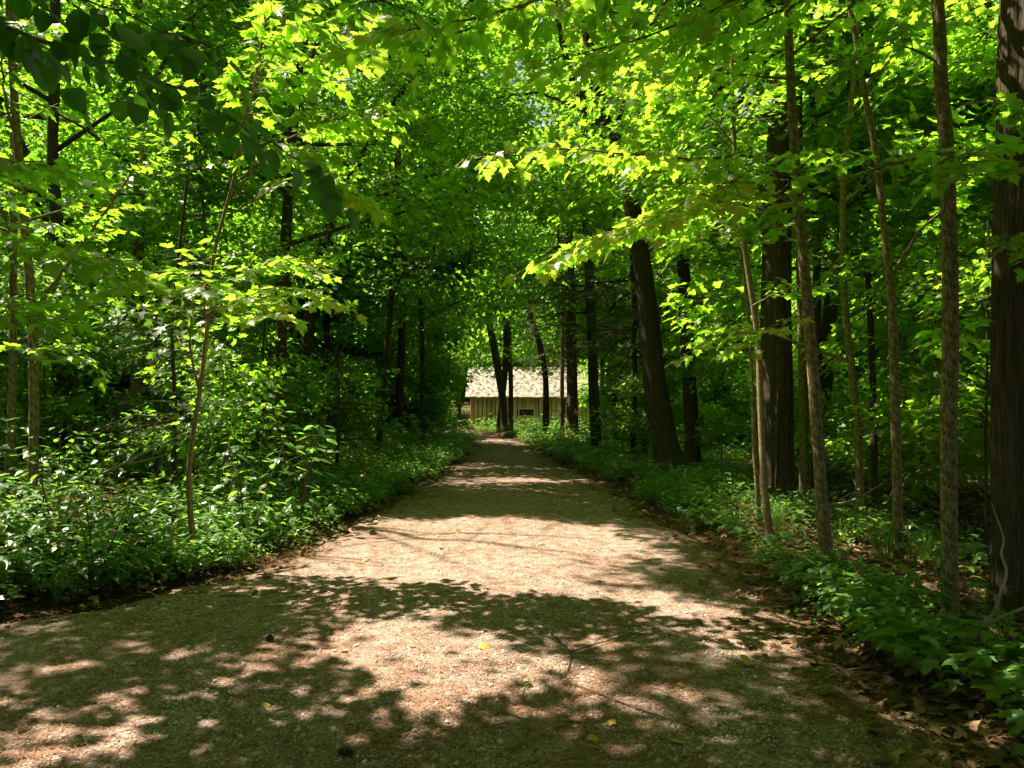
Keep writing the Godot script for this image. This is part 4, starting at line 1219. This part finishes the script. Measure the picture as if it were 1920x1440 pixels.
			if kind == "young": crown_of(t2, line, mesh, g + (1.3 if d < 12.0 else 0.7), g + top, 2.2, 12, 22 if d < 16.0 else 17, 1.0, "bark_smooth", 5.0 if d > 13.0 else 2.2)
			elif kind == "sapling": crown_of(t2, line, mesh, g + 0.35, g + top, 0.95, 9, 7, R(0.6, 0.85), "bark_smooth", 9.0, {"fill": false})
			elif kind == "grown": crown_of(t2, line, mesh, g + 4.0, g + top, 4.0, 16, 34, 1.15 if not is_far else 1.3, "bark_dark")
			else:
				if d < 30.0: bare_sticks(t2, line, g + 1.0, g + 3.4, 10, 1.1, "twig")
				crown_of(t2, line, conifer, g + (1.2 if x > 0 else 2.0), g + top, 2.0, 44, 4, 0.9, "bark_dark", 9.0, {"cone": true, "conifer": true, "rise": -0.15, "sag": -0.2})
			list.append([x / d, t2, {"young": "young understory maple", "grown": "tall dark trunked tree", "spruce": "understory spruce", "sapling": "small leafy sapling"}[kind]])
	# beyond the cabin
	for k in 30:
		var d := 64.0 + (k % 3) * 9.0 + R(-2, 2)
		var x := -44.0 + 3.0 * k + R(-1.5, 1.5)
		var g := land(x, -d)
		var t2 := thing("forest_tree", "", "tree", Vector3.ZERO, "trees beyond the cabin")
		var line := trunk_of(t2, [x, g, -d, 0.18, x + R(-0.2, 0.2), g + 3.0, -d, 0.16], g + R(16, 22), "bark_dark", 7, {"step": 1.5, "rough": 0.0})
		crown_of(t2, line, far, g + 1.0, g + 19.0, 4.6, 22, 34, 2.0, "bark_dark", 7.0, {"fill": false})
		list.append([x / d, t2, "bright tree beyond the cabin"])
	name_by_place(list)
	# round the viewpoint and outside the frame: their crowns close the roof of leaves over the lane
	for p in [V(-9.5, 0, -3.5), V(-12.5, 0, -9.0), V(-8.0, 0, 3.0), V(-4.0, 0, 6.5), V(4.2, 0, 5.0), V(9.0, 0, 1.5), V(8.0, 0, -3.0), V(-15.5, 0, -2.5), V(-13, 0, 8), V(0.5, 0, 13), V(12, 0, 10), V(14.5, 0, -5.5), V(-16.5, 0, -14), V(6.2, 0, -1.0), V(-10.5, 0, -6.5), V(3.0, 0, 9.5), V(-6.5, 0, 10.5), V(7.5, 0, 6.5), V(-2.0, 0, 17.0), V(5.0, 0, 17.0), V(-9.5, 0, 15.0), V(13.5, 0, 4.0), V(16, 0, -1.0), V(11.0, 0, -3.5), V(-13.0, 0, 3.0)]:
		var g := land(p.x, p.z)
		var t2 := thing("overhead_tree", "tall maple outside the picture whose crown shades the near lane", "tree", Vector3.ZERO, "maples round the viewpoint")
		var line := trunk_of(t2, [p.x, g, p.z, 0.17, p.x + R(-0.2, 0.2), g + 4.0, p.z, 0.15], g + R(15, 18), "bark_maple", 10, {"step": 0.8})
		crown_of(t2, line, high, 4.5, 17.0, 4.4, 16, 34, 1.25, "bark_smooth")
	close_canopy()
	hang_crowns()

func make_undergrowth() -> void:
	var off := func(x: float, d: float) -> bool:
		if on_road(x, -d, 0.05): return false
		if d > 53.0 and d < 62.0 and x > -4 and x < 8: return false
		if x > 2.5 and x < 4.6 and d > 4.4 and d < 7.4 and rng.randf() < 0.75: return false
		return rough_noise.get_noise_2d(x * 40.0, d * 40.0) > (-0.25 if x < 0.0 or d > 22.0 else 0.0)
	var left := func(x: float, d: float) -> bool: return x < 0.0 and off.call(x, d)
	var right := func(x: float, d: float) -> bool: return x > 0.0 and off.call(x, d)
	var m := [herb_mesh(0), herb_mesh(1), herb_mesh(2), herb_mesh(3), herb_mesh(4)]
	for e in [
		["maple_seedlings", 0, left, "low maple seedlings carpeting the left bank", Vector2(-14, 3.5), Vector2(0, 24), 1500, 0.8, 1.5, 0.0],
		["maple_seedlings", 0, right, "low maple seedlings carpeting the right verge", Vector2(0, 2.6), Vector2(13, 24), 1700, 0.8, 1.5, 0.0],
		["broadleaf_undergrowth", 1, left, "broad leaved plants crowding the left bank", Vector2(-13, 4.5), Vector2(0, 26), 1300, 0.7, 1.5, 0.0],
		["broadleaf_undergrowth", 1, right, "broad leaved plants scattered over the right slope", Vector2(0, 3.0), Vector2(14, 26), 700, 0.6, 1.2, 0.0],
		["grass", 2, right, "grass tufts along the right edge of the lane", Vector2(1.8, 4.5), Vector2(5.5, 18), 380, 0.7, 1.3, 0.0],
		["fine_undergrowth", 3, right, "fine leaved green growth under the leaning tree", Vector2(1.4, 10.0), Vector2(6.0, 26), 900, 0.7, 1.5, 0.0],
		["fine_undergrowth", 3, left, "fine leaved growth along the shaded left edge", Vector2(-6.5, 10.0), Vector2(-1.5, 30), 900, 0.8, 1.7, 0.0],
		["far_undergrowth", 4, off, "waist high green undergrowth deeper in the forest", Vector2(-48, 20), Vector2(48, 92), 7500, 0.7, 2.2, 0.0],
	]:
		var o := many(e[0], m[e[1]], self, scatter(e[6], e[2], e[4], e[5], e[7], e[8], 0.12))
		tag(o, e[3], "", "", "stuff")
	# a strip of plants right along both edges
	var strip := [[], [], []]
	for k in 1500:
		var d := R(3.4, 34.0)
		var s := -1.0 if k % 2 else 1.0
		var x := (edge(d, 1) if s < 0 else edge(d, 2)) + s * absf(gauss()) * 0.35 + s * R(-0.15, 0.1)
		if rough_noise.get_noise_2d(x * 30.0, d * 50.0) < (-0.1 if s < 0 else 0.06) and d < (9.0 if s < 0 else 20.0): continue
		strip[rng.randi() % 3].append(Transform3D(Basis(Vector3.UP, R(0, TAU)).scaled(Vector3.ONE * R(0.5, 1.1) * (1.0 + d * 0.02)), V(x, land(x, -d), -d)))
	for k in 3:
		tag(many(["maple_seedlings", "broadleaf_undergrowth", "fine_undergrowth"][k], m[[0, 1, 3][k]], self, strip[k]), ["maple seedlings lining both edges of the lane", "broad leaved plants lining both edges of the lane", "small leaved plants lining both edges of the lane"][k], "", "", "stuff")
	var near := []
	for k in 190:
		var d := R(2.6, 6.4)
		var x := edge(d, 2) + 0.05 + absf(gauss()) * (0.5 if d < 4.4 else 0.22)
		near.append(Transform3D(Basis(Vector3.UP, R(0, TAU)).scaled(Vector3.ONE * R(0.7, 1.25)), V(x, land(x, -d), -d)))
	tag(many("maple_seedlings", m[0], self, near), "maple seedlings spilling over the near right edge of the lane", "", "", "stuff")
	near = []
	for k in 330:
		var d := R(4.6, 8.8)
		var x := edge(d, 1) - 0.1 - absf(gauss()) * 1.3
		near.append(Transform3D(Basis(Vector3.UP, R(0, TAU)).scaled(Vector3.ONE * R(0.6, 1.4)), V(x, land(x, -d), -d)))
	tag(many("broadleaf_undergrowth", m[1], self, near), "broad leaved plants covering the near left bank", "", "", "stuff")
	# the green mound before the cabin
	var mound := []
	for k in 420:
		var x := R(-2.2, 4.5)
		var d := R(38.0, 53.0)
		if on_road(x, -d, 0.1): continue
		mound.append(Transform3D(Basis(Vector3.UP, R(0, TAU)).scaled(Vector3.ONE * R(0.7, 1.5)), V(x, land(x, -d), -d)))
	tag(many("mound_undergrowth", m[3], self, mound), "bright green growth on the mound before the cabin", "", "", "stuff")

	var protos := [shrub_proto(0), shrub_proto(1), shrub_proto(2), shrub_proto(3)]
	var look := ["upright oval leaved shrub", "low broad leaved bush", "young lobed leaved bush", "wide leaved wood plant"]
	var list := []
	for e in [[-2.75, 8.0, 0, 1.5], [-2.55, 9.2, 0, 1.9], [-2.6, 8.6, 1, 1.5], [-3.0, 9.0, 2, 1.9], [-3.3, 9.9, 0, 2.0], [-2.75, 9.9, 2, 1.8], [-2.5, 10.9, 1, 1.7], [-3.1, 11.3, 0, 2.0], [-3.4, 6.6, 3, 1.0], [-3.9, 6.0, 1, 1.1], [-4.4, 6.6, 3, 1.0], [-3.7, 7.3, 1, 1.2], [-4.6, 7.6, 0, 1.1], [-5.3, 7.2, 3, 1.1], [-3.2, 8.4, 2, 1.0], [-5.0, 5.7, 2, 1.2], [-2.9, 10.5, 0, 1.5], [-3.6, 10.0, 1, 1.3], [-2.6, 12.0, 0, 1.3], [-3.3, 13.0, 2, 1.5], [-4.9, 9.4, 0, 1.4], [-4.7, 6.1, 0, 1.2], [-5.3, 6.6, 1, 1.4], [-4.2, 7.1, 2, 1.3], [-5.7, 8.0, 1, 1.5], [-4.9, 8.3, 0, 1.5], [-4.2, 5.6, 1, 1.1], [-3.4, 6.3, 0, 1.1], [-5.0, 5.2, 3, 1.1], [-6.0, 9.0, 2, 1.5],
			[2.55, 5.4, 2, 0.6], [2.55, 4.3, 2, 0.7], [2.6, 6.2, 3, 0.6], [2.95, 7.3, 1, 0.8], [3.9, 8.4, 0, 0.9], [2.7, 9.6, 2, 0.9], [4.6, 9.6, 1, 1.0], [2.75, 12.4, 1, 1.1], [3.0, 3.9, 3, 0.7], [2.35, 3.6, 2, 0.7]]:
		var s: Node3D = protos[e[2]].duplicate()
		s.name = numbered("forest_shrub")
		add_child(s, true)
		s.position = V(e[0], land(e[0], -e[1]) - 0.01, -e[1])
		s.rotation.y = R(0, TAU)
		s.scale = Vector3.ONE * e[3]
		tag(s, "", "shrub", "shrubs at the lane's edges")
		list.append([e[0] / e[1], s, look[e[2]]])
	for p in protos: p.free()
	# the bright bush by the reddish spruce
	var bt := thing("bright_bush", "bright yellow green bush at the foot of the reddish spruce", "bush", V(1.45, land(1.45, -26.5), -26.5))
	var bl := []
	var w := Buf.new()
	for k in 520:
		var az := R(0, TAU)
		var r := sqrt(rng.randf())
		var p := V(cos(az) * r * 0.95, (0.15 + rng.randf() * 0.75) * (1.0 - 0.5 * r * r), sin(az) * r * 0.8)
		bl.append(Transform3D(frame(V(cos(az), R(-0.4, 0.3), sin(az))).scaled(Vector3.ONE * R(0.07, 0.12)), p))
		if k % 26 == 0: tube(w, [Vector4(p.x * 0.2, -0.05, p.z * 0.2, 0.008), Vector4(p.x, p.y, p.z, 0.003)], 4)
	w.n = PackedVector3Array(); w.uv = PackedVector2Array()
	part("stem", commit([w], [M.twig]), bt)
	many("foliage", leaf_mesh("oval", "maple_gold", 0), bt, bl)
	name_by_place(list)

func make_litter() -> void:
	# stones that stand proud of the near lane
	var b := [Buf.new(), Buf.new(), Buf.new()]
	var stones := []
	for v in 3:
		var s := SphereMesh.new()
		s.radius = 1.0; s.height = 2.0; s.radial_segments = 7; s.rings = 3
		var a := s.get_mesh_arrays()
		var pv: PackedVector3Array = a[Mesh.ARRAY_VERTEX]
		for k in pv.size():
			var p := pv[k]
			pv[k] = V(p.x, p.y * 0.62, p.z * 0.8) * (1.0 + 0.3 * fine_noise.get_noise_3d(p.x * 45.0 + v * 200.0, p.y * 45.0, p.z * 45.0) * 2.0)
		var u := Buf.new()
		u.v = pv
		u.i = a[Mesh.ARRAY_INDEX]
		stones.append(commit([u], [[M.stone_a, M.stone_b, M.stone_c][v]]))
	var lists := [[], [], []]
	for k in 60000:
		var d := 2.6 + 7.5 * pow(rng.randf(), 1.6)
		var x := R(-0.75, 0.72) * d
		if not on_road(x, -d, -0.15 - 0.5 * rng.randf()): continue
		if rough_noise.get_noise_2d(x * 40.0, d * 40.0) < R(-0.5, 0.3): continue
		var r := 0.0035 + 0.005 * rng.randf() + (0.012 * rng.randf() if rng.randf() < 0.04 else 0.0)
		lists[[0, 1, 1, 0, 2][rng.randi() % 5]].append(Transform3D(Basis.from_euler(V(R(-0.4, 0.4), R(0, TAU), R(-0.4, 0.4))).scaled(Vector3.ONE * r), V(x, land(x, -d) + 0.004 + r * 0.2, -d)))
	for v in 3:
		tag(many("gravel", stones[v], self, lists[v]), ["tan loose stones on the near lane", "brown loose stones on the near lane", "pale loose stones on the near lane"][v], "", "", "stuff")
	# needles
	var nb := Buf.new()
	for k in 9:
		var az := R(0, TAU)
		var p := V(gauss() * 0.05, 0.004 + 0.006 * rng.randf(), gauss() * 0.05)
		var d := V(cos(az), R(-0.05, 0.05), sin(az)) * R(0.025, 0.05)
		var s := d.cross(Vector3.UP).normalized() * 0.0012
		nb.tri(p - d - s, p - d + s, p + d + s)
		nb.tri(p - d - s, p + d + s, p + d - s)
	var needles := commit([nb], [M.needle_brown])
	var nl := []
	for k in 6000:
		var d := 2.8 + 11.0 * pow(rng.randf(), 1.3)
		var x := R(-0.72, 0.7) * d
		if not on_road(x, -d, 0.25): continue
		if rough_noise.get_noise_2d(x * 30.0 + 70.0, d * 12.0) < R(-0.35, 0.3): continue
		nl.append(Transform3D(Basis(Vector3.UP, R(0, TAU)).scaled(Vector3.ONE * R(0.8, 1.4)), V(x, land(x, -d) + 0.008, -d)))
	tag(many("pine_needles", needles, self, nl), "rusty fallen needles strewn over the gravel", "", "", "stuff")
	# dead leaves of the forest floor and the verges
	for v in 3:
		var ll := []
		for k in 7000:
			var d := 3.0 + 24.0 * pow(rng.randf(), 1.5)
			var x := R(-0.8, 0.78) * (d + 1.0)
			var e := maxf(edge(d, 1) - x, x - edge(d, 2))
			if e < -0.9 or rng.randf() > smoothstep(-0.9, 0.3, e): continue
			var up := (Vector3.UP + V(gauss(), 0, gauss()) * 0.35).normalized()
			ll.append(Transform3D(frame(V(gauss(), 0, gauss()), up).scaled(Vector3.ONE * R(0.05, 0.10)), V(x, land(x, -d) + 0.015 + 0.02 * rng.randf(), -d)))
		tag(many("leaf_litter", leaf_mesh(["oval", "lobed", "maple"][v], ["dead_leaf", "dead_pale", "dead_dark"][v], 3), self, ll), ["brown dead leaves on the forest floor", "pale dead leaves on the forest floor", "dark dead leaves on the forest floor"][v], "", "", "stuff")
	# single leaves, sticks and cones on the lane
	var places := [[0.15, 7.0], [0.75, 6.6], [-0.3, 6.2], [-0.15, 5.5], [0.3, 8.1], [1.05, 8.0], [1.3, 7.2], [-1.1, 6.6], [-1.4, 7.4], [-0.9, 5.9], [-0.2, 4.8], [-0.75, 4.2], [-1.0, 4.7], [0.9, 4.2], [0.35, 3.6], [-0.3, 3.6], [0.75, 3.5], [1.35, 5.0], [-1.25, 3.9], [0.1, 4.25], [1.0, 9.2], [-0.6, 9.0], [0.5, 3.75], [-0.75, 7.9]]
	for k in places.size():
		var p: Array = places[k]
		var up := (Vector3.UP + V(gauss(), 0, gauss()) * 0.2).normalized()
		var o := part("fallen_leaf", leaf_mesh(["oval", "maple", "heart"][k % 3], ["yellow_leaf", "orange_leaf", "yellow_leaf", "herb_light"][k % 4], 3), self, null, Transform3D(frame(V(gauss(), 0, gauss()), up).scaled(Vector3.ONE * R(0.05, 0.085)), V(p[0], land(p[0], -p[1]) + 0.022, -p[1])))
		tag(o, "small fallen leaf lying flat on the gravel of the lane", "fallen leaf", "fallen leaves on the gravel lane")
	var big := part("curled_leaf", leaf_mesh("heart", "yellow_leaf", 3), self, null, Transform3D(frame(V(1, 0, -0.3), V(0.1, 1, 0.5).normalized()).scaled(Vector3.ONE * 0.09), V(1.35, land(1.35, -4.55) + 0.04, -4.55)))
	tag(big, "large curled yellow leaf in a sun spot right of the lane's middle", "fallen leaf")
	for e in [
		["fallen_twig", "forked dark twig lying across the middle of the near lane", [[0.20, 5.3, 0.30, 4.95, 0.36, 4.75, 0.32, 4.45], [0.36, 4.75, 0.6, 4.95, 1.0, 5.25, 1.25, 5.35]], 0.005, "twig"],
		["fallen_twig", "long thin stick lying in the shade right of the sun spots", [[0.35, 4.25, 0.6, 3.95, 0.85, 3.65]], 0.005, "twig"],
		["fallen_twig", "bent dark stick on the sunlit gravel toward the left verge", [[-1.75, 6.0, -1.45, 6.2, -1.15, 6.5, -0.95, 6.6]], 0.005, "twig"],
		["fallen_twig", "short grey stick near the right verge plants", [[1.75, 4.35, 1.95, 4.5, 2.1, 4.55]], 0.006, "dead_wood"],
		["fallen_twig", "crooked stick on the left verge beside the bent one", [[-2.3, 6.05, -2.0, 6.1, -1.85, 6.3]], 0.005, "twig"],
	]:
		var w := Buf.new()
		var pos := V(e[2][0][0], land(e[2][0][0], -e[2][0][1]), -e[2][0][1])
		for line in e[2]:
			var pts := []
			for k in range(0, line.size(), 2):
				pts.append(Vector4(line[k] - pos.x, land(line[k], -line[k + 1]) + 0.012 - pos.y + R(0, 0.012), -line[k + 1] - pos.z, e[3] * (1.0 - 0.5 * k / line.size())))
			tube(w, resample(pts, 0.06), 6, 0.2)
		w.uv = PackedVector2Array()
		var t := part(e[0], commit([w], [M[e[4]]]), self, null, Transform3D(Basis(), pos))
		tag(t, e[1], "twig")
	# the bare grey bough at the foot of the massive trunk
	var t := thing("dead_bough", "bare bleached bough propped against the massive furrowed trunk", "branch", V(2.84, land(2.84, -4.95), -4.95))
	var w := Buf.new()
	for line in [[2.80, -0.02, -4.93, 0.012, 2.93, 0.02, -4.97, 0.013, 3.04, 0.13, -5.0, 0.012, 3.17, 0.19, -5.08, 0.012, 3.22, 0.30, -5.1, 0.011, 3.33, 0.42, -5.2, 0.010, 3.36, 0.53, -5.3, 0.009, 3.44, 0.62, -5.4, 0.007, 3.43, 0.85, -5.52, 0.004], [3.05, 0.13, -5.0, 0.012, 3.25, 0.16, -5.1, 0.011, 3.55, 0.2, -5.25, 0.010, 3.8, 0.26, -5.35, 0.006], [3.15, 0.22, -5.07, 0.008, 3.28, 0.12, -5.1, 0.006, 3.4, 0.1, -5.1, 0.003]]:
		tube(w, resample(v4(line).map(func(q): return q - Vector4(t.position.x, t.position.y, t.position.z, 0)), 0.05), 8, 0.2)
	w.uv = PackedVector2Array()
	part("limb", commit([w], [M.dead_wood]), t)
	for e in [
		["long pale fallen branch leaning through the plants left of the forked sapling", [-5.2, 0.55, -9.0, 0.014, -4.7, 0.75, -9.0, 0.014, -4.2, 1.02, -9.1, 0.012, -3.7, 1.25, -9.2, 0.008, -3.4, 1.35, -9.3, 0.004]],
		["grey fallen branch lying on the litter behind the slim forking trunk", [4.1, -0.2, -9.2, 0.03, 4.8, -0.12, -9.0, 0.028, 5.5, -0.1, -8.8, 0.024, 6.3, -0.15, -8.9, 0.015]],
		["rotting log half sunk in litter between the mossy and forking trunks", [4.3, -0.32, -7.0, 0.06, 5.0, -0.3, -6.9, 0.06, 5.8, -0.34, -7.1, 0.05]],
		["crooked fallen branch on the forest floor beyond the pale curved trunk", [3.5, -0.1, -10.3, 0.022, 4.1, 0.12, -10.4, 0.02, 4.7, 0.16, -10.7, 0.016, 5.2, 0.4, -10.8, 0.008]],
		["dark fallen bough lying behind the lichen spotted maple", [-6.6, 0.6, -9.6, 0.035, -5.9, 0.72, -9.9, 0.03, -5.2, 0.7, -10.4, 0.022, -4.6, 0.85, -10.5, 0.01]],
	]:
		var p := v4(e[1])
		var o: Vector4 = p[0]
		var f := thing("fallen_branch", e[0], "branch", V(o.x, o.y, o.z))
		var fb := Buf.new()
		tube(fb, resample(p.map(func(q): return q - Vector4(o.x, o.y, o.z, 0)), 0.1), 8, 0.2)
		fb.uv = PackedVector2Array()
		part("limb", commit([fb], [M.dead_wood]), f)
		for k in 4:
			var s: Vector4 = p[1].lerp(p[-1], (k + 0.5) / 4.0)
			var tip := V(s.x - o.x + gauss() * 0.15, s.y - o.y + R(0.1, 0.3), s.z - o.z + gauss() * 0.2)
			var sb := Buf.new()
			tube(sb, [Vector4(s.x - o.x, s.y - o.y, s.z - o.z, 0.006), Vector4(tip.x, tip.y, tip.z, 0.002)], 5)
			sb.uv = PackedVector2Array()
			part("twig", commit([sb], [M.dead_wood]), f)
	# cones
	var cone := Buf.new()
	for k in 46:
		var u := k / 45.0
		var az := k * 2.4
		var r := 0.018 * sin(PI * (0.12 + 0.8 * u)) + 0.002
		var c := V(0, 0, lerpf(-0.035, 0.035, u))
		var d := V(cos(az), sin(az), 0)
		var s := d.cross(V(0, 0, 1)) * 0.008
		cone.tri(c - s, c + d * r * 1.3 + V(0, 0, 0.006), c + s)
		cone.tri(c - s + d * r * 0.8, c + d * r * 1.45 + V(0, 0, 0.010), c + s + d * r * 0.8)
	for e in [[-0.72, 3.35, "pine cone lying at the near end of the lane"], [-2.05, 6.15, "pine cone in the sun by the left verge"], [-1.55, 4.95, "pine cone among needles left of the lane's middle"]]:
		var o := part("pine_cone", commit([cone], [M.dead_dark]), self, null, Transform3D(Basis(Vector3.UP, R(0, TAU)), V(e[0], land(e[0], -e[1]) + 0.02, -e[1])))
		tag(o, e[2], "pine cone")
